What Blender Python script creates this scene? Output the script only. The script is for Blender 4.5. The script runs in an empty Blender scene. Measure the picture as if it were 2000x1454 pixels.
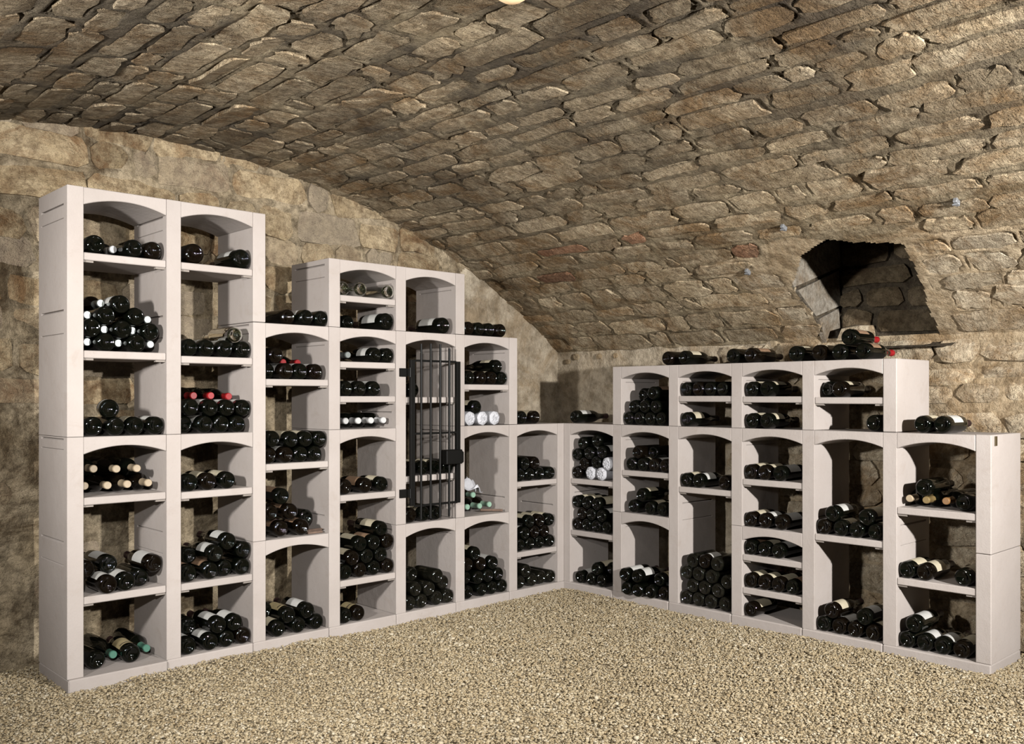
import bpy, bmesh, math, random
import numpy as np
from mathutils import Matrix, Vector

SC = bpy.context.scene
COL = SC.collection
random.seed(11)
RNG = np.random.default_rng(11)

# ---------------------------------------------------------------- camera
CAM_POS = Vector((-4.002, -3.767, 1.135))
CAM_ANG = math.radians(46.5)
cam_data = bpy.data.cameras.new('camera')
cam_data.sensor_width = 36.0
cam_data.lens = 36.0 * 1805.0 / 2000.0
cam_data.shift_y = 48.0 / 2000.0
cam_data.clip_start = 0.05
cam_data.clip_end = 60
cam = bpy.data.objects.new('camera', cam_data)
COL.objects.link(cam)
cam.location = CAM_POS
cam.rotation_euler = (math.radians(90), 0, -(math.pi / 2 - CAM_ANG))
SC.camera = cam

# ---------------------------------------------------------------- world, lights, exposure
world = bpy.data.worlds.new('cellar_dark')
SC.world = world
world.use_nodes = True
world.node_tree.nodes['Background'].inputs[0].default_value = (0.02, 0.018, 0.015, 1)
world.node_tree.nodes['Background'].inputs[1].default_value = 0.2


def lamp(name, pos, target, power, radius, cone, blend, color=(1, 0.98, 0.95)):
    """A photographer's flood lamp with a round reflector (a spot)."""
    ld = bpy.data.lights.new(name, 'SPOT')
    ld.energy = power
    ld.shadow_soft_size = radius
    ld.spot_size = math.radians(cone)
    ld.spot_blend = blend
    ld.color = color
    o = bpy.data.objects.new(name, ld)
    COL.objects.link(o)
    o.location = pos
    o.rotation_euler = (Vector(target) - Vector(pos)).to_track_quat('-Z', 'Y').to_euler()
    return o


# two flood lamps left of the camera (one trained on the left rack, one wide) and one to its right
lamp('flood_lamp', (-4.15, -3.80, 1.80), (-2.5, -0.2, 1.15), 235, 0.05, 64, 0.9)
lamp('flood_lamp', (-4.50, -1.50, 1.52), (0.2, -0.6, 1.30), 270, 0.09, 104, 1.0)
lamp('flood_lamp', (-1.53, -4.90, 1.66), (-0.5, 0.0, 1.05), 760, 0.05, 98, 1.0)

SC.view_settings.view_transform = 'Standard'
SC.view_settings.look = 'None'
SC.view_settings.gamma = 1.0
SC.view_settings.use_curve_mapping = False
SC.view_settings.exposure = 1.25

# ---------------------------------------------------------------- helpers


def smooth(a, b, x):
    t = np.clip((x - a) / (b - a), 0, 1)
    return t * t * (3 - 2 * t)


def vnoise(p, seed=0):
    """Value noise in -1..1 on an (n,3) array."""
    i = np.floor(p).astype(np.int64)
    f = p - i
    f = f * f * (3 - 2 * f)

    def h(a, b, c):
        n = (a * 374761393 + b * 668265263 + c * 2147483647 + seed * 974711) & 0xFFFFFFFF
        n = ((n ^ (n >> 13)) * 1274126177) & 0xFFFFFFFF
        n = (n ^ (n >> 16)) & 0xFFFF
        return n / 32767.5 - 1.0
    r = 0
    for a in (0, 1):
        wx = f[:, 0] if a else 1 - f[:, 0]
        for b in (0, 1):
            wy = f[:, 1] if b else 1 - f[:, 1]
            for c in (0, 1):
                wz = f[:, 2] if c else 1 - f[:, 2]
                r = r + wx * wy * wz * h(i[:, 0] + a, i[:, 1] + b, i[:, 2] + c)
    return r


def fbm(p, octaves=3, seed=0):
    r, a = 0, 1.0
    for k in range(octaves):
        r = r + a * vnoise(p * (2.03 ** k), seed + k)
        a *= 0.5
    return r


def mesh_obj(name, verts, faces, mat=None, parent=None, matrix=None, smooth_deg=None):
    me = bpy.data.meshes.new(name)
    me.from_pydata([tuple(v) for v in verts], [], faces)
    if mat:
        me.materials.append(mat)
    if smooth_deg is not None:
        me.shade_smooth()
        me.set_sharp_from_angle(angle=math.radians(smooth_deg))
    return link(name, me, parent, matrix)


def link(name, me, parent=None, matrix=None):
    o = bpy.data.objects.new(name, me)
    COL.objects.link(o)
    if matrix is not None:
        o.matrix_world = matrix
    if parent is not None:
        o.parent = parent          # parents sit at the identity or the child is given in the parent's space
    return o


def empty(name, matrix):
    o = bpy.data.objects.new(name, None)
    o.empty_display_size = 0.05
    COL.objects.link(o)
    o.matrix_world = matrix
    return o


def tag(o, label=None, cat=None, group=None, kind=None):
    for k, v in (('label', label), ('category', cat), ('group', group), ('kind', kind)):
        if v:
            o[k] = v
    return o


class MB:
    """Collects boxes, prisms and tubes into one mesh."""

    def __init__(self):
        self.v, self.f = [], []

    def add(self, verts, faces):
        n = len(self.v)
        self.v += [tuple(p) for p in verts]
        self.f += [tuple(n + i for i in fc) for fc in faces]

    def box(self, x0, x1, y0, y1, z0, z1):
        self.add([(x0, y0, z0), (x1, y0, z0), (x1, y1, z0), (x0, y1, z0), (x0, y0, z1), (x1, y0, z1), (x1, y1, z1), (x0, y1, z1)],
                 [(0, 3, 2, 1), (4, 5, 6, 7), (0, 1, 5, 4), (1, 2, 6, 5), (2, 3, 7, 6), (3, 0, 4, 7)])
        return self

    def tube(self, pts, r, n=10):
        pts = [Vector(p) for p in pts]
        rings = []
        for i, p in enumerate(pts):
            d = (pts[min(i + 1, len(pts) - 1)] - pts[max(i - 1, 0)]).normalized()
            a = d.orthogonal().normalized()
            b = d.cross(a)
            rings.append([p + r * (math.cos(2 * math.pi * k / n) * a + math.sin(2 * math.pi * k / n) * b) for k in range(n)])
        vs = [q for ring in rings for q in ring]
        fs = []
        for i in range(len(pts) - 1):
            for k in range(n):
                fs.append((i * n + k, i * n + (k + 1) % n, (i + 1) * n + (k + 1) % n, (i + 1) * n + k))
        fs.append(tuple(range(n - 1, -1, -1)))
        fs.append(tuple(range((len(pts) - 1) * n, len(pts) * n)))
        self.add(vs, fs)
        return self

    def build(self, name, mat, parent=None, matrix=None, bevel=0, deg=None, segs=1):
        o = mesh_obj(name, self.v, self.f, mat, parent, matrix, deg)
        bm = bmesh.new()
        bm.from_mesh(o.data)
        bmesh.ops.remove_doubles(bm, verts=bm.verts, dist=1e-5)
        bmesh.ops.recalc_face_normals(bm, faces=bm.faces)
        bm.to_mesh(o.data)
        bm.free()
        if bevel:
            m = o.modifiers.new('bevel', 'BEVEL')
            m.width = bevel
            m.segments = segs
            m.limit_method = 'ANGLE'
            m.angle_limit = math.radians(50)
        return o


# ---------------------------------------------------------------- materials
def new_mat(name):
    m = bpy.data.materials.new(name)
    m.use_nodes = True
    nt = m.node_tree
    return m, nt, nt.nodes, nt.nodes['Principled BSDF']


def N(nt, kind, **kw):
    n = nt.nodes.new(kind)
    for k, v in kw.items():
        if k.startswith('i_'):
            n.inputs[k[2:].replace('_', ' ')].default_value = v
        else:
            setattr(n, k, v)
    return n


def noise(nt, vec, scale, detail=4, rough=0.6, distortion=0.0):
    n = N(nt, 'ShaderNodeTexNoise')
    n.inputs['Scale'].default_value = scale
    n.inputs['Detail'].default_value = detail
    n.inputs['Roughness'].default_value = rough
    n.inputs['Distortion'].default_value = distortion
    if vec is not None:
        nt.links.new(vec, n.inputs['Vector'])
    return n.outputs['Fac']


def ramp(nt, fac, stops):
    r = N(nt, 'ShaderNodeValToRGB')
    el = r.color_ramp.elements
    while len(el) < len(stops):
        el.new(0.5)
    for e, (p, c) in zip(el, stops):
        e.position = p
        e.color = (c, c, c, 1) if isinstance(c, (int, float)) else (*c, 1)
    nt.links.new(fac, r.inputs[0])
    return r.outputs[0]


def mix(nt, fac, a, b, mode='MIX'):
    m = N(nt, 'ShaderNodeMix', data_type='RGBA', blend_type=mode)
    for sock, v in ((m.inputs[0], fac), (m.inputs[6], a), (m.inputs[7], b)):
        if isinstance(v, bpy.types.NodeSocket):
            nt.links.new(v, sock)
        elif isinstance(v, (int, float)):
            sock.default_value = v
        else:
            sock.default_value = (*v, 1)
    return m.outputs[2]


def math_n(nt, op, a, b=0.0, clamp=False):
    m = N(nt, 'ShaderNodeMath', operation=op, use_clamp=clamp)
    for sock, v in ((m.inputs[0], a), (m.inputs[1], b)):
        if isinstance(v, bpy.types.NodeSocket):
            nt.links.new(v, sock)
        else:
            sock.default_value = v
    return m.outputs[0]


def bump(nt, height, strength, dist, prev=None):
    b = N(nt, 'ShaderNodeBump')
    b.inputs['Strength'].default_value = strength
    b.inputs['Distance'].default_value = dist
    nt.links.new(height, b.inputs['Height'])
    if prev is not None:
        nt.links.new(prev, b.inputs['Normal'])
    return b.outputs['Normal']


ALB = 0.42          # dark room: reflectances kept low against strong lamps


def dim(c):
    return tuple(ALB * x for x in c)


def stone_material(name, light, mid, stain, rough_scale=1.0, soot=0.0, chisel=0.6, per_piece=True, spread=0.35, tint=None, pits=0.4):
    """Weathered limestone: mottled colour, brown staining, soot spots, hacked surface."""
    light, mid, stain = dim(light), dim(mid), dim(stain)
    m, nt, nodes, bs = new_mat(name)
    geo = N(nt, 'ShaderNodeNewGeometry')
    pos = geo.outputs['Position']
    info = N(nt, 'ShaderNodeObjectInfo')
    n1 = noise(nt, pos, 5.5 * rough_scale, 5, 0.65)
    n2 = noise(nt, pos, 26 * rough_scale, 4, 0.7)
    c = mix(nt, ramp(nt, n1, [(0.32, 0), (0.66, 1)]), mid, light)
    st = noise(nt, pos, 3.1, 7, 0.75, 0.8)
    c = mix(nt, ramp(nt, st, [(0.47, 0), (0.62, 0.9)]), c, stain)
    c = mix(nt, ramp(nt, n2, [(0.3, 0.75), (0.6, 0)]), c, tuple(0.45 * x for x in stain))
    sp = noise(nt, pos, 75 * rough_scale, 4, 0.75)
    c = mix(nt, ramp(nt, sp, [(0.30, pits), (0.43, 0)]), c, tuple(0.3 * x for x in stain))   # dirt in the pits
    if tint:                      # some blocks are of a greyer bed
        odd = N(nt, 'ShaderNodeMath', operation='FRACT')
        nt.links.new(math_n(nt, 'MULTIPLY', info.outputs['Random'], 37.7), odd.inputs[0])
        c = mix(nt, ramp(nt, odd.outputs[0], [(0.45, 0), (0.9, 0.55)]), c, dim(tint))
    if soot:
        sep = N(nt, 'ShaderNodeSeparateXYZ')
        nt.links.new(pos, sep.inputs[0])
        h = N(nt, 'ShaderNodeMapRange', i_From_Min=1.75, i_From_Max=2.36)
        nt.links.new(sep.outputs['Z'], h.inputs['Value'])
        sn = noise(nt, pos, 1.5, 7, 0.72, 0.4)
        s = math_n(nt, 'MULTIPLY', ramp(nt, sn, [(0.37, 0), (0.57, 1)]), math_n(nt, 'MULTIPLY', h.outputs[0], soot))
        c = mix(nt, s, c, (0.038, 0.031, 0.024))
    if per_piece:
        t = N(nt, 'ShaderNodeMapRange', i_To_Min=1 - spread, i_To_Max=1 + spread)
        nt.links.new(info.outputs['Random'], t.inputs['Value'])
        comb = N(nt, 'ShaderNodeCombineColor')
        for k in range(3):
            nt.links.new(t.outputs[0], comb.inputs[k])
        c = mix(nt, 1.0, c, comb.outputs[0], 'MULTIPLY')
    nt.links.new(c, bs.inputs['Base Color'])
    bs.inputs['Roughness'].default_value = 0.92
    bs.inputs['Specular IOR Level'].default_value = 0.15
    # relief: pits, grain, and slanting hack marks
    mp = N(nt, 'ShaderNodeMapping')
    mp.inputs['Rotation'].default_value = (0.3, 0.5, 0.7)
    mp.inputs['Scale'].default_value = (14, 46, 30)
    nt.links.new(pos, mp.inputs['Vector'])
    hack = noise(nt, mp.outputs[0], 1.0, 4, 0.65, 0.8)
    nrm = bump(nt, hack, chisel, 0.075)
    nrm = bump(nt, noise(nt, pos, 34, 5, 0.75), 0.85, 0.028, nrm)
    nrm = bump(nt, noise(nt, pos, 130, 3, 0.7), 0.5, 0.006, nrm)
    nt.links.new(nrm, bs.inputs['Normal'])
    return m


M_VAULT = stone_material('vault_limestone', (1.20, 0.98, 0.67), (0.90, 0.69, 0.425), (0.54, 0.32, 0.14), soot=0.55, chisel=1.0, spread=0.22, pits=0.75)
M_RED = stone_material('reddish_sandstone', (0.95, 0.60, 0.38), (0.72, 0.38, 0.21), (0.45, 0.20, 0.10), chisel=0.9, pits=0.6)
M_VMORTAR = stone_material('vault_mortar', (0.72, 0.585, 0.385), (0.54, 0.425, 0.265), (0.33, 0.215, 0.105), soot=0.88, chisel=0.6, per_piece=False, pits=0.9)
M_WALL = stone_material('wall_limestone', (0.84, 0.67, 0.43), (0.64, 0.48, 0.275), (0.30, 0.165, 0.075), 0.9, chisel=0.4, spread=0.22, tint=(0.58, 0.49, 0.38))
M_WMORTAR = stone_material('wall_mortar', (0.82, 0.67, 0.46), (0.58, 0.45, 0.28), (0.14, 0.09, 0.045), 0.7, chisel=0.3, per_piece=False)
M_RUBBLE = stone_material('rubble_limestone', (1.24, 1.05, 0.77), (1.02, 0.83, 0.57), (0.62, 0.40, 0.20), chisel=0.75, spread=0.2)
M_RMORTAR = stone_material('rubble_mortar', (0.92, 0.74, 0.50), (0.74, 0.57, 0.36), (0.44, 0.29, 0.15), chisel=0.3, per_piece=False)
M_PLASTER = stone_material('old_wall_plaster', (0.92, 0.79, 0.60), (0.78, 0.645, 0.465), (0.56, 0.42, 0.265), 0.5, chisel=0.1, per_piece=False, pits=0.15)
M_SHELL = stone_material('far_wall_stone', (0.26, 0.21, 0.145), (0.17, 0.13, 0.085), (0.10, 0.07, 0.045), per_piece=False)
M_VENT = stone_material('shade_darkened_limestone', (0.40, 0.31, 0.20), (0.28, 0.21, 0.125), (0.14, 0.09, 0.045), chisel=0.5, spread=0.25)  # vent's back stones: shade of the recess put into a darker colour
M_JAMB = stone_material('dressed_limestone', (0.60, 0.54, 0.45), (0.50, 0.44, 0.35), (0.36, 0.27, 0.18), chisel=0.2, spread=0.1)


def rack_material():
    m, nt, nodes, bs = new_mat('cast_stone')
    geo = N(nt, 'ShaderNodeNewGeometry')
    pos = geo.outputs['Position']
    info = N(nt, 'ShaderNodeObjectInfo')
    c = mix(nt, ramp(nt, noise(nt, pos, 3.2, 6, 0.6), [(0.3, 0), (0.7, 1)]), dim((0.575, 0.505, 0.46)), dim((0.645, 0.575, 0.532)))
    c = mix(nt, ramp(nt, noise(nt, pos, 9, 5, 0.7, 0.5), [(0.56, 0), (0.74, 0.35)]), c, dim((0.47, 0.38, 0.315)))
    c = mix(nt, ramp(nt, noise(nt, pos, 70, 3, 0.6), [(0.66, 0), (0.78, 0.35)]), c, dim((0.38, 0.31, 0.26)))
    t = N(nt, 'ShaderNodeMapRange', i_To_Min=0.95, i_To_Max=1.05)
    nt.links.new(info.outputs['Random'], t.inputs['Value'])
    comb = N(nt, 'ShaderNodeCombineColor')
    for k in range(3):
        nt.links.new(t.outputs[0], comb.inputs[k])
    c = mix(nt, 1.0, c, comb.outputs[0], 'MULTIPLY')
    nt.links.new(c, bs.inputs['Base Color'])
    bs.inputs['Roughness'].default_value = 0.85
    bs.inputs['Specular IOR Level'].default_value = 0.2
    nrm = bump(nt, noise(nt, pos, 22, 4, 0.6), 0.25, 0.006)
    nrm = bump(nt, noise(nt, pos, 160, 2, 0.6), 0.25, 0.002, nrm)
    nt.links.new(nrm, bs.inputs['Normal'])
    return m


M_RACK = rack_material()


def plain(name, col, rough=0.5, metal=0.0, spec=0.5, grain=0, var=0.0, transmission=0.0, coat=0.0):
    if not transmission:
        col = dim(col)
    m, nt, nodes, bs = new_mat(name)
    bs.inputs['Base Color'].default_value = (*col, 1)
    bs.inputs['Roughness'].default_value = rough
    bs.inputs['Metallic'].default_value = metal
    bs.inputs['Specular IOR Level'].default_value = spec
    bs.inputs['Transmission Weight'].default_value = transmission
    bs.inputs['Coat Weight'].default_value = coat
    if var:
        geo = N(nt, 'ShaderNodeNewGeometry')
        n = noise(nt, geo.outputs['Position'], 38, 4, 0.65)
        c = mix(nt, ramp(nt, n, [(0.35, 0), (0.7, 1)]), tuple(x * (1 - var) for x in col), tuple(min(1, x * (1 + var)) for x in col))
        nt.links.new(c, bs.inputs['Base Color'])
    if grain:
        geo = N(nt, 'ShaderNodeNewGeometry')
        nt.links.new(bump(nt, noise(nt, geo.outputs['Position'], 90, 3), grain, 0.003), bs.inputs['Normal'])
    return m


def glass_dark(name, col, dust):
    m, nt, nodes, bs = new_mat(name)
    geo = N(nt, 'ShaderNodeNewGeometry')
    n = noise(nt, geo.outputs['Position'], 30, 5, 0.7)
    d = ramp(nt, n, [(0.45, 0), (0.8, dust)])
    nt.links.new(mix(nt, d, col, (0.08, 0.07, 0.05)), bs.inputs['Base Color'])
    nt.links.new(ramp(nt, n, [(0.4, 0.03), (0.85, 0.05 + 0.5 * dust)]), bs.inputs['Roughness'])
    bs.inputs['Specular IOR Level'].default_value = 0.33
    return m


M_GLASS = glass_dark('dark_green_glass', (0.0010, 0.0013, 0.0008), 0.015)
M_GLASSB = glass_dark('dark_brown_glass', (0.0018, 0.0011, 0.0006), 0.015)
M_DUSTY = glass_dark('dusty_glass', (0.003, 0.003, 0.002), 0.10)
M_CLEAR = plain('pale_green_glass', (0.62, 0.70, 0.58), 0.03, transmission=1.0)
M_LABEL = {
    'w': plain('white_paper_label', (0.80, 0.785, 0.74), 0.6, var=0.05),
    'c': plain('cream_paper_label', (0.76, 0.67, 0.48), 0.6, var=0.08),
    't': plain('tan_paper_label', (0.34, 0.20, 0.11), 0.75, var=0.12),
    'y': plain('ochre_paper_label', (0.55, 0.44, 0.22), 0.75, var=0.15),
}
M_PRINT = plain('dark_label_print', (0.10, 0.07, 0.05), 0.7)
M_CAP = {
    'white': plain('white_capsule', (0.78, 0.77, 0.76), 0.4),
    'foil': plain('silver_foil_capsule', (0.48, 0.52, 0.50), 0.32, metal=0.35),
    'cork': plain('pale_wax_capsule', (0.52, 0.40, 0.26), 0.55, var=0.1),
    'green': plain('green_foil_capsule', (0.10, 0.26, 0.19), 0.3),
    'mint': plain('mint_green_capsule', (0.42, 0.66, 0.50), 0.35),
    'red': plain('red_wax_capsule', (0.38, 0.012, 0.016), 0.3),
    'gold': plain('gold_foil_capsule', (0.36, 0.25, 0.10), 0.35, metal=0.3),
    'orange': plain('orange_capsule', (0.30, 0.15, 0.05), 0.4),
    'dark': plain('dark_foil_capsule', (0.03, 0.012, 0.012), 0.35),
}
M_PAPER = plain('white_wrapping_paper', (0.72, 0.72, 0.76), 0.8, grain=0.6, var=0.06)
M_IRON = plain('black_wrought_iron', (0.006, 0.0055, 0.0045), 0.5, metal=0.0, spec=0.12, grain=0.1)
M_BRASS = plain('aged_brass', (0.16, 0.12, 0.06), 0.4, metal=0.6)
M_STEEL = plain('galvanised_steel', (0.55, 0.57, 0.60), 0.4, metal=0.6)
M_WOOD = plain('dry_wood', (0.20, 0.12, 0.08), 0.75, var=0.25)
M_BRACKET = plain('shelf_bracket_stone', (0.36, 0.31, 0.27), 0.85)


def gravel_material():
    m, nt, nodes, bs = new_mat('limestone_gravel')
    geo = N(nt, 'ShaderNodeNewGeometry')
    r = geo.outputs['Random Per Island']
    c = ramp(nt, r, [(0.0, dim((0.41, 0.305, 0.175))), (0.35, dim((0.57, 0.455, 0.28))), (0.8, dim((0.68, 0.565, 0.38))), (1.0, dim((0.82, 0.73, 0.56)))])
    c = mix(nt, ramp(nt, noise(nt, geo.outputs['Position'], 1.1, 5, 0.6), [(0.4, 0.0), (0.65, 0.35)]), c, dim((0.40, 0.30, 0.17)))
    nt.links.new(c, bs.inputs['Base Color'])
    bs.inputs['Roughness'].default_value = 0.9
    bs.inputs['Specular IOR Level'].default_value = 0.15
    return m


M_GRAVEL = gravel_material()
M_SOIL = plain('gravel_bed', (0.50, 0.40, 0.25), 0.95, grain=0.8, var=0.3)

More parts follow.
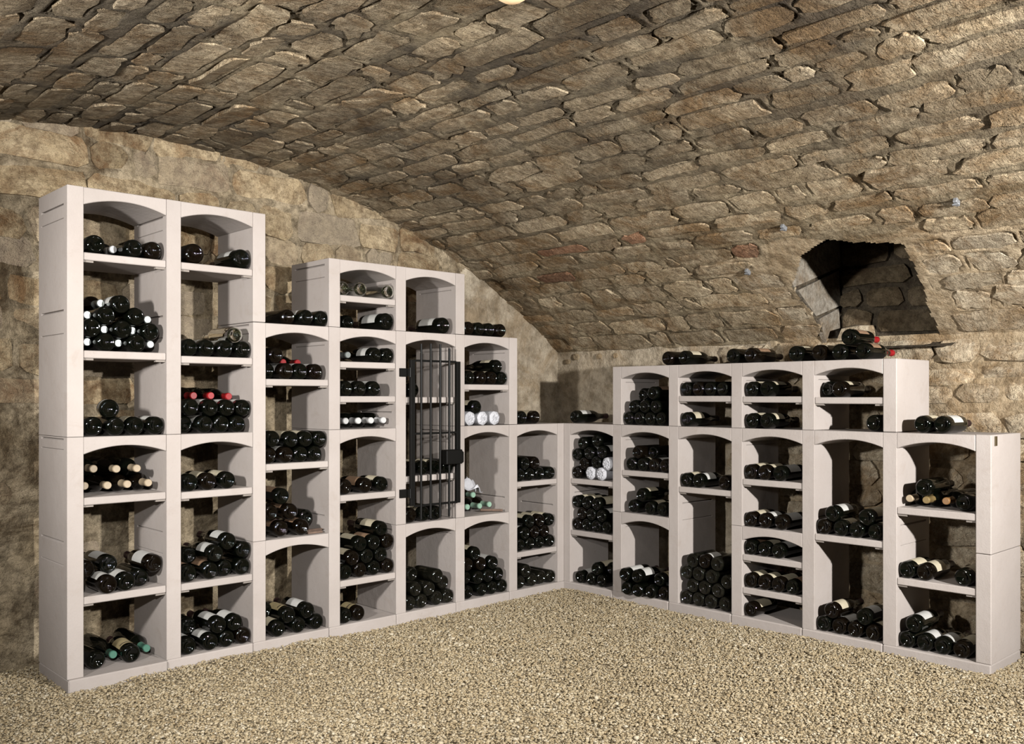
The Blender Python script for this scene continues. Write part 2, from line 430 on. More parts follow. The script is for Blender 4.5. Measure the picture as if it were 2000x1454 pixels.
# bottles measured off the photograph: key, run, column, shelf, floor z, open top?, has shelf?, (u, z, depth, yaw, code)
CELLS = [
 ('L0a','L',0,'top compartment',1.7003,0,1,[(0.051,1.738,0.012,0,'n'),(0.150,1.738,0.100,0,'Nwhite'),(0.204,1.738,0.012,0,'n'),(0.281,1.738,0.012,0,'n')]),
 ('L0b','L',0,'second compartment',1.3158,0,1,[(0.038,1.407,0.012,0,'n'),(0.092,1.353,0.012,0,'n'),(0.214,1.353,0.012,0,'n'),(0.158,1.407,0.012,0,'n'),(0.270,1.403,0.012,0,'n'),(0.093,1.459,0.012,0,'n'),(0.210,1.461,0.012,0,'n'),(0.151,1.507,0.012,0,'w'),(0.038,1.353,0.070,0,'Nfoil'),(0.160,1.353,0.070,0,'Nfoil'),(0.291,1.353,0.070,0,'Nfoil'),(0.104,1.406,0.070,0,'Nfoil'),(0.216,1.407,0.070,0,'Nfoil'),(0.279,1.456,0.070,0,'Nfoil'),(0.097,1.513,0.090,0,'Nfoil'),(0.038,1.461,0.070,0,'Nfoil')]),
 ('L0c','L',0,'third compartment',0.9780,0,0,[(0.043,1.018,0.012,0,'n'),(0.129,1.016,0.012,0,'n'),(0.208,1.016,0.012,0,'c'),(0.291,1.016,0.012,0,'w'),(0.103,1.086,0.012,-14,'w')]),
 ('L0d','L',0,'fourth compartment',0.7385,0,1,[(0.038,0.776,0.100,0,'Ncork'),(0.114,0.776,0.060,0,'Ncork'),(0.193,0.776,0.060,0,'Ncork'),(0.279,0.776,0.060,0,'Ncork'),(0.073,0.843,0.100,0,'Ncork'),(0.153,0.840,0.070,0,'Ncork'),(0.236,0.838,0.070,0,'Ncork')]),
 ('L0e','L',0,'fifth compartment',0.3500,0,1,[(0.038,0.441,0.080,0,'w'),(0.092,0.388,-0.010,0,'w'),(0.167,0.388,0.000,0,'w'),(0.242,0.388,0.050,0,'n'),(0.291,0.443,0.030,0,'w'),(0.129,0.452,0.090,0,'w')]),
 ('L0f','L',0,'lowest compartment',0.0400,0,0,[(0.071,0.078,0.060,3,'n'),(0.209,0.077,0.060,-4,'y'),(0.288,0.077,0.100,0,'Ngreen'),(0.151,0.077,0.100,0,'Ngreen')]),
 ('L1a','L',1,'top compartment',1.7003,0,1,[(0.067,1.744,0.012,0,'Mn'),(0.285,1.744,0.012,0,'Mw')]),
 ('L1b','L',1,'second compartment',1.3061,0,1,[(0.045,1.344,0.012,0,'w'),(0.122,1.344,0.012,0,'w'),(0.205,1.344,0.012,0,'w'),(0.291,1.344,0.012,0,'w'),(0.250,1.406,0.010,0,'E')]),
 ('L1c','L',1,'third compartment',0.9780,0,0,[(0.038,1.016,0.050,0,'n'),(0.114,1.016,0.012,0,'w'),(0.189,1.016,0.012,0,'n'),(0.264,1.016,0.012,0,'n'),(0.051,1.089,0.012,0,'n'),(0.139,1.086,0.012,0,'w'),(0.216,1.085,0.012,0,'w'),(0.291,1.085,0.012,0,'w'),(0.097,1.139,0.090,0,'Nred'),(0.176,1.139,0.090,0,'Nred'),(0.260,1.136,0.090,0,'Nred')]),
 ('L1d','L',1,'fourth compartment',0.7320,0,1,[(0.046,0.769,0.012,0,'c'),(0.130,0.769,0.012,0,'c'),(0.218,0.769,0.012,0,'c')]),
 ('L1e','L',1,'fifth compartment',0.3463,0,1,[(0.040,0.384,0.012,0,'t'),(0.138,0.384,0.012,0,'t'),(0.212,0.384,0.030,0,'n'),(0.287,0.384,0.012,0,'n'),(0.089,0.441,0.120,0,'n'),(0.162,0.455,0.012,0,'w'),(0.291,0.459,0.012,0,'n'),(0.221,0.501,0.012,0,'w')]),
 ('L1f','L',1,'lowest compartment',0.0400,0,0,[(0.038,0.077,0.012,0,'w'),(0.138,0.077,0.012,0,'w'),(0.213,0.077,0.012,0,'n'),(0.291,0.077,0.012,0,'n'),(0.088,0.134,0.120,0,'n'),(0.176,0.142,0.012,0,'w'),(0.252,0.141,0.012,0,'w')]),
 ('L2t','L',2,'rack top',1.4670,1,0,[(0.219,1.504,0.012,0,'w'),(0.300,1.504,0.012,0,'n'),(0.144,1.504,0.050,0,'n')]),
 ('L2a','L',2,'top compartment',1.2145,0,1,[(0.038,1.252,0.050,0,'n'),(0.114,1.252,0.012,0,'w'),(0.189,1.252,0.012,0,'w'),(0.269,1.252,0.012,0,'w'),(0.061,1.323,0.012,0,'n'),(0.146,1.295,0.100,0,'Nred'),(0.222,1.295,0.100,0,'Nred')]),
 ('L2b','L',2,'second compartment',0.8301,0,1,[(0.038,0.868,0.030,0,'w'),(0.114,0.868,0.012,0,'w'),(0.189,0.868,0.012,0,'n'),(0.264,0.868,0.012,0,'n'),(0.045,0.942,0.012,0,'w'),(0.141,0.937,0.012,0,'c'),(0.216,0.937,0.012,0,'c'),(0.291,0.937,0.012,0,'n')]),
 ('L2c','L',2,'third compartment',0.4890,0,0,[(0.087,0.532,0.012,0,'t'),(0.196,0.528,0.012,0,'t'),(0.046,0.605,0.030,0,'t'),(0.137,0.605,0.012,0,'t'),(0.263,0.561,0.090,0,'n'),(0.092,0.679,0.012,0,'t')]),
 ('L2d','L',2,'lowest compartment',0.0400,0,0,[(0.072,0.077,0.012,0,'c'),(0.177,0.077,0.012,0,'n'),(0.272,0.077,0.012,0,'n'),(0.052,0.150,0.100,0,'n'),(0.125,0.131,0.012,0,'y'),(0.225,0.136,0.012,0,'w')]),
 ('L3a','L',3,'top compartment',1.6222,0,1,[(0.054,1.660,0.050,0,'E'),(0.129,1.660,0.012,0,'E'),(0.291,1.660,0.012,0,'E')]),
 ('L3b','L',3,'second compartment',1.4670,0,0,[(0.132,1.504,0.130,0,'n'),(0.285,1.510,0.012,0,'Mw')]),
 ('L3c','L',3,'third compartment',1.3036,0,1,[(0.216,1.341,0.012,0,'w'),(0.291,1.341,0.012,0,'w'),(0.112,1.341,0.100,0,'Nfoil')]),
 ('L3d','L',3,'fourth compartment',1.1368,0,1,[(0.046,1.174,0.012,0,'w'),(0.126,1.174,0.012,0,'w'),(0.210,1.174,0.012,0,'w')]),
 ('L3e','L',3,'fifth compartment',0.9780,0,0,[(0.067,1.016,0.050,0,'Nwhite'),(0.141,1.016,0.050,0,'Nwhite'),(0.216,1.016,0.050,0,'Nwhite'),(0.291,1.016,0.050,0,'Nwhite')]),
 ('L3f','L',3,'sixth compartment',0.6610,0,1,[(0.042,0.699,0.012,0,'t'),(0.160,0.699,0.012,0,'t'),(0.256,0.699,0.012,0,'c')]),
 ('L3g','L',3,'seventh compartment',0.2503,0,1,[(0.042,0.288,0.012,0,'w'),(0.127,0.288,0.012,0,'n'),(0.208,0.288,0.012,0,'w'),(0.291,0.288,0.012,0,'n'),(0.085,0.350,0.012,0,'c'),(0.167,0.351,0.012,0,'n'),(0.250,0.350,0.012,0,'n'),(0.129,0.415,0.012,0,'c'),(0.209,0.413,0.012,0,'t'),(0.291,0.412,0.012,0,'n'),(0.253,0.477,0.012,0,'c')]),
 ('L3h','L',3,'lowest compartment',0.0400,0,0,[(0.041,0.077,0.012,0,'t'),(0.116,0.077,0.012,0,'y')]),
 ('L4a','L',4,'top compartment',1.4670,0,0,[(0.260,1.510,0.012,0,'Mw')]),
 ('L4b','L',4,'second compartment',1.1320,0,1,[(0.059,1.169,0.012,0,'n')]),
 ('L4c','L',4,'third compartment',0.7287,0,1,[(0.038,0.766,0.012,0,'n'),(0.122,0.766,0.012,0,'c'),(0.202,0.766,0.012,0,'c'),(0.291,0.766,0.012,0,'n')]),
 ('L4d','L',4,'fourth compartment',0.4890,0,0,[(0.045,0.527,0.012,0,'c'),(0.132,0.526,0.012,0,'c'),(0.211,0.526,0.012,0,'n')]),
 ('L4e','L',4,'lowest compartment',0.0400,0,0,[(0.039,0.078,0.012,0,'Dn'),(0.115,0.078,0.012,0,'Dn'),(0.215,0.078,0.012,0,'Dn'),(0.291,0.078,0.012,0,'Dn'),(0.077,0.144,0.012,0,'Dn'),(0.165,0.135,0.012,0,'Dn'),(0.271,0.151,0.030,0,'Dn'),(0.210,0.197,0.000,0,'Dn'),(0.127,0.201,0.110,0,'Dn')]),
 ('L5t','L',5,'rack top',1.4670,1,0,[(0.046,1.504,0.012,0,'n'),(0.121,1.504,0.012,0,'n'),(0.196,1.504,0.012,0,'n'),(0.282,1.504,0.012,0,'n')]),
 ('L5a','L',5,'top compartment',1.2007,0,1,[(0.050,1.238,0.012,0,'c'),(0.137,1.238,0.012,0,'c'),(0.216,1.238,0.012,0,'c'),(0.291,1.238,0.012,0,'n'),(0.254,1.303,0.012,0,'c')]),
 ('L5b','L',5,'second compartment',0.9780,0,0,[(0.054,1.016,0.012,0,'W'),(0.144,1.016,0.012,0,'W'),(0.233,1.016,0.012,0,'W'),(0.099,1.077,0.012,0,'c')]),
 ('L5c','L',5,'third compartment',0.4890,0,0,[(0.075,0.531,0.060,0,'Nmint'),(0.182,0.526,0.080,0,'Nmint'),(0.272,0.526,0.100,0,'Nmint'),(0.143,0.590,0.090,0,'Nmint')]),
 ('L5d','L',5,'lowest compartment',0.0400,0,0,[(0.039,0.077,0.012,0,'n'),(0.141,0.077,0.012,0,'n'),(0.216,0.077,0.012,0,'n'),(0.291,0.077,0.012,0,'n'),(0.038,0.152,0.030,0,'c'),(0.113,0.147,0.012,0,'n'),(0.188,0.147,0.012,0,'n'),(0.263,0.147,0.012,0,'n'),(0.038,0.228,0.012,0,'n'),(0.135,0.219,0.012,0,'n'),(0.222,0.214,0.012,0,'w'),(0.092,0.280,0.012,0,'c')]),
 ('L6t','L',6,'rack top',0.9780,1,0,[(0.056,1.016,0.012,0,'c'),(0.163,1.016,0.012,0,'c')]),
 ('L6a','L',6,'top compartment',0.6508,0,1,[(0.040,0.688,0.012,0,'n'),(0.119,0.688,0.012,0,'n'),(0.200,0.688,0.012,0,'n'),(0.275,0.688,0.000,0,'n'),(0.079,0.752,0.012,0,'n'),(0.160,0.751,0.012,0,'n')]),
 ('L6b','L',6,'second compartment',0.2511,0,1,[(0.040,0.289,0.012,0,'n'),(0.120,0.289,0.012,0,'n'),(0.198,0.289,0.012,0,'n'),(0.285,0.289,0.012,0,'n'),(0.080,0.352,0.012,0,'w'),(0.159,0.353,0.012,0,'n'),(0.241,0.350,0.012,0,'n'),(0.119,0.416,0.012,0,'c'),(0.203,0.414,0.012,0,'c'),(0.283,0.412,0.012,0,'c')]),
 ('L6c','L',6,'lowest compartment',0.0400,0,0,[(0.039,0.078,0.012,0,'Dn'),(0.138,0.078,0.012,0,'Dn'),(0.290,0.078,0.012,0,'Dn'),(0.089,0.136,0.012,0,'Dn'),(0.214,0.083,0.012,0,'Dn')]),
 ('R0t','R',0,'rack top',0.9780,1,0,[(0.019,1.016,0.012,0,'w')]),
 ('R0a','R',0,'top compartment',0.6527,0,1,[(0.038,0.690,0.012,0,'n'),(0.146,0.691,0.012,0,'W'),(0.227,0.691,0.012,0,'W'),(0.092,0.743,0.012,0,'n'),(0.187,0.754,0.012,0,'n'),(0.273,0.751,0.012,0,'W'),(0.038,0.795,0.012,0,'w'),(0.132,0.806,0.012,0,'w'),(0.230,0.816,0.012,0,'w'),(0.082,0.862,0.012,0,'n'),(0.192,0.881,0.012,0,'n')]),
 ('R0b','R',0,'second compartment',0.3492,0,1,[(0.038,0.387,0.012,0,'n'),(0.114,0.387,0.012,0,'n'),(0.189,0.387,0.012,0,'n'),(0.268,0.387,0.012,0,'n'),(0.076,0.452,0.012,0,'n'),(0.151,0.452,0.012,0,'n'),(0.228,0.450,0.012,0,'w'),(0.038,0.517,0.012,0,'c'),(0.114,0.517,0.012,0,'c'),(0.191,0.515,0.012,0,'c')]),
 ('R0c','R',0,'lowest compartment',0.0400,0,0,[(0.060,0.077,0.012,0,'w'),(0.145,0.077,0.012,0,'n'),(0.228,0.077,0.012,0,'n'),(0.187,0.140,0.012,0,'c'),(0.262,0.145,0.060,0,'n')]),
 ('R1a','R',1,'top compartment',0.9780,0,0,[(0.038,1.016,0.012,0,'n'),(0.114,1.016,0.012,0,'n'),(0.189,1.016,0.012,0,'n'),(0.264,1.016,0.012,0,'n'),(0.076,1.080,0.012,0,'n'),(0.151,1.080,0.012,0,'n'),(0.226,1.080,0.012,0,'n'),(0.114,1.145,0.050,0,'n'),(0.208,1.153,0.012,0,'t')]),
 ('R1b','R',1,'second compartment',0.7240,0,1,[(0.058,0.761,0.012,0,'n'),(0.137,0.761,0.012,0,'c'),(0.214,0.761,0.012,0,'w'),(0.289,0.761,0.012,0,'n'),(0.101,0.827,0.012,0,'n'),(0.175,0.826,0.060,0,'n')]),
 ('R1c','R',1,'third compartment',0.4890,0,0,[(0.072,0.528,0.012,0,'n'),(0.188,0.526,0.012,0,'c'),(0.270,0.526,0.012,0,'c'),(0.128,0.592,0.012,0,'c')]),
 ('R1d','R',1,'lowest compartment',0.0400,0,0,[(0.065,0.077,-0.040,0,'n'),(0.140,0.077,-0.040,0,'n'),(0.214,0.077,-0.020,0,'n'),(0.289,0.077,-0.000,0,'w'),(0.059,0.152,-0.050,0,'w'),(0.137,0.152,-0.040,0,'w'),(0.252,0.142,0.010,0,'y')]),
 ('R2a','R',2,'top compartment',1.1380,0,1,[(0.038,1.175,0.012,0,'n'),(0.114,1.175,0.012,0,'n'),(0.189,1.175,0.012,0,'n'),(0.264,1.175,0.012,0,'n')]),
 ('R2b','R',2,'second compartment',0.9780,0,0,[(0.040,1.016,0.012,0,'c')]),
 ('R2c','R',2,'third compartment',0.6586,0,1,[(0.038,0.696,0.012,0,'c'),(0.114,0.696,0.012,0,'w'),(0.275,0.696,0.012,0,'n')]),
 ('R2d','R',2,'lowest compartment',0.0400,0,0,[(0.039,0.078,0.012,0,'Dn'),(0.115,0.078,0.012,0,'Dn'),(0.191,0.078,0.012,0,'Dn'),(0.277,0.078,0.012,0,'Dn'),(0.077,0.144,0.012,0,'Dn'),(0.153,0.144,0.012,0,'Dn'),(0.234,0.141,0.012,0,'Dn'),(0.039,0.209,0.012,0,'Dn'),(0.115,0.210,0.012,0,'Dn'),(0.196,0.207,0.012,0,'Dn'),(0.289,0.193,0.012,0,'Dn'),(0.077,0.275,0.012,0,'Dn'),(0.228,0.276,0.012,0,'Dn'),(0.152,0.279,0.012,0,'w')]),
 ('R3a','R',3,'top compartment',1.1357,0,1,[(0.044,1.173,0.012,0,'c'),(0.126,1.173,0.012,0,'c')]),
 ('R3b','R',3,'second compartment',0.9780,0,0,[(0.044,1.016,0.012,0,'c'),(0.126,1.016,0.012,0,'c')]),
 ('R3c','R',3,'third compartment',0.7248,0,1,[(0.038,0.762,0.012,0,'c'),(0.114,0.762,0.012,0,'c'),(0.197,0.762,0.012,0,'w')]),
 ('R3d','R',3,'fourth compartment',0.4890,0,0,[(0.038,0.526,0.012,0,'c'),(0.117,0.526,0.012,0,'w'),(0.205,0.526,0.012,0,'w')]),
 ('R3e','R',3,'fifth compartment',0.3485,0,1,[(0.038,0.386,0.012,0,'t'),(0.114,0.386,0.012,0,'c'),(0.189,0.386,0.012,0,'w')]),
 ('R3f','R',3,'sixth compartment',0.1840,0,1,[(0.038,0.222,0.012,0,'c'),(0.114,0.222,0.012,0,'c'),(0.189,0.222,0.012,0,'c'),(0.267,0.222,0.012,0,'t')]),
 ('R3g','R',3,'lowest compartment',0.0400,0,0,[(0.038,0.077,0.012,0,'c')]),
 ('R4a','R',4,'top compartment',1.1317,0,1,[(0.038,1.169,0.060,0,'n'),(0.114,1.169,0.012,0,'c')]),
 ('R4b','R',4,'second compartment',0.9780,0,0,[(0.279,1.016,0.012,0,'n')]),
 ('R4c','R',4,'third compartment',0.4925,0,1,[(0.038,0.530,0.012,0,'n'),(0.122,0.530,0.012,0,'c'),(0.197,0.530,0.012,0,'n'),(0.286,0.530,0.012,0,'c'),(0.080,0.592,0.012,0,'w'),(0.242,0.590,0.012,0,'c')]),
 ('R4d','R',4,'lowest compartment',0.0400,0,0,[(0.038,0.077,0.012,0,'n'),(0.114,0.077,0.012,0,'w'),(0.189,0.077,0.012,0,'n'),(0.275,0.077,0.012,0,'c'),(0.076,0.142,0.012,0,'c'),(0.232,0.139,0.012,0,'w')]),
 ('R5t','R',5,'rack top',0.9780,1,0,[(0.104,1.016,0.012,0,'c'),(0.187,1.016,0.012,0,'w')]),
 ('R5a','R',5,'top compartment',0.6511,0,1,[(0.038,0.689,0.040,0,'Ncork'),(0.114,0.689,0.030,0,'Ngold'),(0.189,0.689,0.050,0,'Norange'),(0.266,0.689,0.040,0,'n'),(0.107,0.742,0.020,0,'n')]),
 ('R5b','R',5,'second compartment',0.3422,0,1,[(0.038,0.380,0.012,0,'c'),(0.114,0.380,0.012,0,'c'),(0.273,0.380,0.012,0,'c')]),
 ('R5c','R',5,'lowest compartment',0.0400,0,0,[(0.038,0.077,0.012,0,'n'),(0.114,0.077,0.012,0,'w'),(0.189,0.077,0.012,0,'w'),(0.266,0.077,0.012,0,'c'),(0.067,0.147,0.012,0,'w')]),
 ('Rt','R',1,'upper tier top',1.3040,1,0,[(0.306,1.341,0.012,0,'n'),(0.414,1.341,0.012,0,'c'),(0.712,1.341,0.012,0,'n'),(0.815,1.341,0.012,0,'t'),(1.059,1.341,0.012,0,'c'),(1.179,1.341,0.012,0,'c'),(1.280,1.341,0.012,0,'n'),(1.394,1.341,0.012,0,'tR'),(1.327,1.407,0.012,0,'tR')]),
]

# ---------------------------------------------------------------- the cellar shell
R_V, XC, ZC = 4.52, -2.25, 2.34 - 4.52            # barrel vault: radius and axis (runs along Y)
S_SPRING = 2.92                                    # arc length from the crown to the right springing
Y_END, X_RIGHT = 0.50, 0.47
Z_SPRING = ZC + R_V * math.cos(S_SPRING / R_V)
HOLE = [(2.24, -1.60), (2.16, -1.76), (2.26, -2.06), (2.93, -1.99), (2.93, -1.42), (2.48, -1.43)]   # vent in the vault, (s, y)


def vault(a, b):
    t = np.asarray(b) / R_V
    z = ZC + R_V * np.cos(t)
    x = XC + R_V * np.sin(t)
    y = np.asarray(a) + 0 * x
    o = np.zeros_like(x)
    return np.stack([x, y, z], -1), np.stack([-np.sin(t), o, -np.cos(t)], -1), np.stack([o, o + 1, o], -1), np.stack([np.cos(t), o, -np.sin(t)], -1)


def flat(origin, ex, ey):
    origin, ex, ey = (np.array(v, float) for v in (origin, ex, ey))
    n = np.cross(ex, ey)

    def f(a, b):
        a, b = np.asarray(a, float), np.asarray(b, float)
        p = origin + a[..., None] * ex + b[..., None] * ey
        one = np.ones_like(a)[..., None]
        return p, one * n, one * ex, one * ey
    return f


end_wall = flat((0, Y_END, 0), (1, 0, 0), (0, 0, 1))          # a = x, b = z
side_wall = flat((X_RIGHT, 0, 0), (0, -1, 0), (0, 0, 1))      # a = -y, b = z
vent_back = flat((0.62, 0, 0), (0, -1, 0), (0, 0, 1))


def in_poly(a, b, poly):
    """poly of (b, a) pairs"""
    inside = np.zeros(a.shape, bool)
    n = len(poly)
    for i in range(n):
        b0, a0 = poly[i]
        b1, a1 = poly[(i + 1) % n]
        cond = ((b0 > b) != (b1 > b)) & (a < (a1 - a0) * (b - b0) / (b1 - b0 + 1e-12) + a0)
        inside ^= cond
    return inside


def courses(a0, a1, b0, b1, hh, ll, joint, rng, skip=None, wave=0.0):
    """Irregular coursed masonry in (a, b): dicts with centre, half sizes and turn."""
    out = []
    b = b1
    row = 0
    while b > b0:
        h = rng.uniform(*hh)
        a = a0 - rng.uniform(0, ll[1])
        ph = rng.uniform(0, 6.3)
        while a < a1:
            length = rng.uniform(*ll)
            if rng.random() < 0.18:
                length *= 0.6
            jl = rng.uniform(*joint)
            jh = rng.uniform(*joint)
            ca, cb = a + length / 2, b - h / 2 + wave * math.sin(1.5 * a + ph)
            w2, h2 = (length - jl) / 2, (h - jh) / 2 * rng.uniform(0.9, 1.03)
            st = dict(a=ca, b=cb, w=w2, h=h2, rot=rng.normal(0, 0.03), t=rng.uniform(0.0, 1.0), row=row)
            if skip is None or not skip(st):
                out.append(st)
            a += length
        b -= h
        row += 1
    return out


def stone_mesh(st, rng, thick, lift, inset, corner):
    """Rough block, 10-sided, 50 faces at most: skirt, chamfer, uneven face. Local x along the course, z out of the wall."""
    w, h = st['w'], st['h']
    c = min(corner, 0.7 * h)
    base = [(-w + c, -h), (-0.1 * w, -h), (w - c, -h), (w, -h + c), (w, h - c), (w - c, h), (0.15 * w, h), (-w + c, h), (-w, h - c), (-w, -h + c)]
    pts = []
    jit = 0.12 * h
    for x, y in base:
        pts.append((x + rng.normal(0, jit), y + rng.normal(0, jit * 0.8)))
    n = len(pts)
    vs = [(x * 1.015, y * 1.02, -thick) for x, y in pts]
    tilt_x, tilt_y = rng.normal(0, 0.012), rng.normal(0, 0.02)
    edge = []
    for x, y in pts:
        z = lift - inset * rng.uniform(0.35, 0.9) + tilt_x * x / w * 0.5 + tilt_y * y / h * 0.3
        edge.append(z)
        vs.append((x, y, max(z, -thick * 0.5)))
    for (x, y), z in zip(pts, edge):
        k = inset * rng.uniform(0.9, 1.9)
        vs.append((x - math.copysign(min(k, abs(x) * 0.5), x), y - math.copysign(min(k, abs(y) * 0.5), y), z + inset * rng.uniform(0.25, 0.75)))
    vs.append((rng.normal(0, 0.1 * w), rng.normal(0, 0.1 * h), lift + rng.normal(0, 0.3 * inset)))
    fs = []
    for i in range(n):
        j = (i + 1) % n
        fs.append((i, j, n + j, n + i))
        fs.append((n + i, n + j, 2 * n + j, 2 * n + i))
        fs.append((2 * n + i, 2 * n + j, 3 * n))
    return vs, fs


def crisp_mesh(st, rng, thick, lift, inset, corner):
    """Split-faced block, 16-sided, 48 triangles: skirt and an uneven face that ends in sharp arrises."""
    w, h = st['w'], st['h']
    c = min(corner, 0.5 * h)
    sl = rng.normal(0, 0.22) * h
    base = [(-w + c, -h), (-0.55 * w, -h), (-0.05 * w, -h), (0.45 * w, -h), (w - c, -h), (w, -h + c), (w, 0.0), (w, h - c), (w - c, h), (0.5 * w, h), (0.0, h), (-0.5 * w, h), (-w + c, h), (-w, h - c), (-w, 0.0), (-w, -h + c)]
    jx, jy = 0.17 * h, 0.12 * h
    pts = [(x + sl * y / h + rng.normal(0, jx), y + rng.normal(0, jy)) for x, y in base]
    n = len(pts)
    tx, ty = rng.normal(0, 0.0022), rng.normal(0, 0.0032)
    vs = [(x, y, -thick) for x, y in pts]
    for x, y in pts:
        vs.append((x, y, max(-0.008, lift + tx * x / w + ty * y / h + rng.normal(0, 0.0014))))
    vs.append((rng.normal(0, 0.2 * w), rng.normal(0, 0.2 * h), lift + abs(rng.normal(0, 0.0035))))
    fs = []
    for i in range(n):
        j = (i + 1) % n
        fs.append((i, j, n + j, n + i))
        fs.append((n + i, n + j, 2 * n))
    return vs, fs


def stone_matrix(surf, st):
    p, nrm, ex, ey = surf(np.array([st['a']]), np.array([st['b']]))
    c, s = math.cos(st['rot']), math.sin(st['rot'])
    x = ex[0] * c + ey[0] * s
    y = -ex[0] * s + ey[0] * c
    z = nrm[0]
    return Matrix(((x[0], y[0], z[0], p[0][0]), (x[1], y[1], z[1], p[0][1]), (x[2], y[2], z[2], p[0][2]), (0, 0, 0, 1)))


def masonry_grid(name, surf, a0, a1, b0, b1, step, stones, mat, rough=0.008, groove=0.012, base=-0.004, seed=1, hole=None, crack=0.006, mat2=None, where2=None):
    """The mortar bed: a fine grid that dips and cracks along the stones' edges and lies under them."""
    na, nb = int(round((a1 - a0) / step)) + 1, int(round((b1 - b0) / step)) + 1
    ga, gb = np.meshgrid(np.linspace(a0, a1, na), np.linspace(b0, b1, nb), indexing='ij')
    q = np.stack([ga.ravel() * 9, gb.ravel() * 9, np.full(ga.size, seed * 7.3)], -1)
    h = base + rough * fbm(q, 4, seed).reshape(ga.shape)
    gate = smooth(-0.25, 0.35, vnoise(q * 0.9 + 31.7, seed + 9)).reshape(ga.shape)
    for st in stones:
        w, hh = st['w'] + 0.05, st['h'] + 0.05
        i0, i1 = np.searchsorted(ga[:, 0], [st['a'] - w, st['a'] + w])
        j0, j1 = np.searchsorted(gb[0], [st['b'] - hh, st['b'] + hh])
        if i1 <= i0 or j1 <= j0:
            continue
        da, db = ga[i0:i1, j0:j1] - st['a'], gb[i0:i1, j0:j1] - st['b']
        c, s = math.cos(st['rot']), math.sin(st['rot'])
        u, v = c * da + s * db, -s * da + c * db
        dx, dy = np.abs(u) - st['w'] + 0.02, np.abs(v) - st['h'] + 0.02
        sd = np.hypot(np.maximum(dx, 0), np.maximum(dy, 0)) + np.minimum(np.maximum(dx, dy), 0) - 0.02
        g = gate[i0:i1, j0:j1]
        dip = groove * (0.1 + g) * np.exp(-((sd - 0.002) / crack) ** 2)
        under = 0.014 * smooth(0.004, 0.018, -sd)
        h[i0:i1, j0:j1] -= dip + under
    p, nrm, _ex, _ey = surf(ga, gb)
    co = p + nrm * h[..., None]
    idx = np.arange(na * nb).reshape(na, nb)
    quads = np.stack([idx[:-1, :-1], idx[1:, :-1], idx[1:, 1:], idx[:-1, 1:]], -1).reshape(-1, 4)
    if hole is not None:
        ca = ((ga[:-1, :-1] + ga[1:, 1:]) / 2).ravel()
        cb = ((gb[:-1, :-1] + gb[1:, 1:]) / 2).ravel()
        wob = 0.010 * vnoise(np.stack([ca * 22, cb * 22, 0 * ca], -1), 77)
        quads = quads[~in_poly(ca + wob, cb + wob, hole)]
    o = quick_mesh(name, co.reshape(-1, 3), quads, mat)
    if mat2 is not None:
        o.data.materials.append(mat2)
        i = quads[:, 0]
        o.data.polygons.foreach_set('material_index', where2(ga.ravel()[i], gb.ravel()[i]).astype(np.int32))
    return o


def quick_mesh(name, co, quads, mat, smooth_shade=True):
    me = bpy.data.meshes.new(name)
    k = quads.shape[1]
    me.vertices.add(len(co))
    me.vertices.foreach_set('co', np.ascontiguousarray(co, np.float32).ravel())
    me.loops.add(quads.size)
    me.loops.foreach_set('vertex_index', np.ascontiguousarray(quads, np.int32).ravel())
    me.polygons.add(len(quads))
    me.polygons.foreach_set('loop_start', np.arange(len(quads), dtype=np.int32) * k)
    me.polygons.foreach_set('loop_total', np.full(len(quads), k, np.int32))
    if smooth_shade:
        me.polygons.foreach_set('use_smooth', np.ones(len(quads), bool))
    me.update()
    me.validate()
    me.materials.append(mat)
    return link(name, me)


def screen(p):
    d = Vector(p) - CAM_POS
    fw = Vector((math.cos(CAM_ANG), math.sin(CAM_ANG), 0))
    rt = Vector((math.sin(CAM_ANG), -math.cos(CAM_ANG), 0))
    z = d.dot(fw)
    if z < 0.3:
        return None
    return 1000 + 1805 * d.dot(rt) / z, 775 - 1805 * d.z / z, z


def view_size(surf, st):
    """Roughly how large a stone shows from the photograph's viewpoint (0 = not in frame)."""
    p, n, ex, ey = surf(np.array([st['a']]), np.array([st['b']]))
    s = screen(p[0])
    if s is None or not (-60 < s[0] < 2060 and -60 < s[1] < 1500):
        return 0.0
    d = Vector(p[0]) - CAM_POS
    return st['w'] * st['h'] * abs(d.normalized().dot(Vector(n[0]))) / s[2] ** 2


def lay_stones(parent, surf, stones, mat, rng, thick, lift, inset, corner, limit=300, crisp=False):
    order = sorted(stones, key=lambda s: -view_size(surf, s))
    rest_v, rest_f = [], []
    for k, st in enumerate(order):
        make = crisp_mesh if crisp else stone_mesh
        vs, fs = make(st, rng, thick, lift[0] + st['t'] * (lift[1] - lift[0]), inset, corner)
        mw = stone_matrix(surf, st)
        if k < limit:
            mesh_obj('stone', vs, fs, M_RED if st.get('red') else M_RUBBLE if crisp and st['a'] < -1.2 and st['b'] > 2.18 else mat, parent, mw, 32)
        else:
            n = len(rest_v)
            rest_v += [mw @ Vector(v) for v in vs]
            rest_f += [tuple(n + i for i in f) for f in fs]
    if rest_v:
        o = mesh_obj('stone_infill', rest_v, rest_f, mat, parent, None, 32)
        o['kind'] = 'stuff'


# ceiling ------------------------------------------------------------
def hits_hole(st):
    if not (2.10 < st['b'] < 2.96):
        return False
    lo, hi = -2.10, -1.38
    if st['b'] - st['h'] > 2.92:
        return False
    return st['a'] + st['w'] > lo and st['a'] - st['w'] < hi


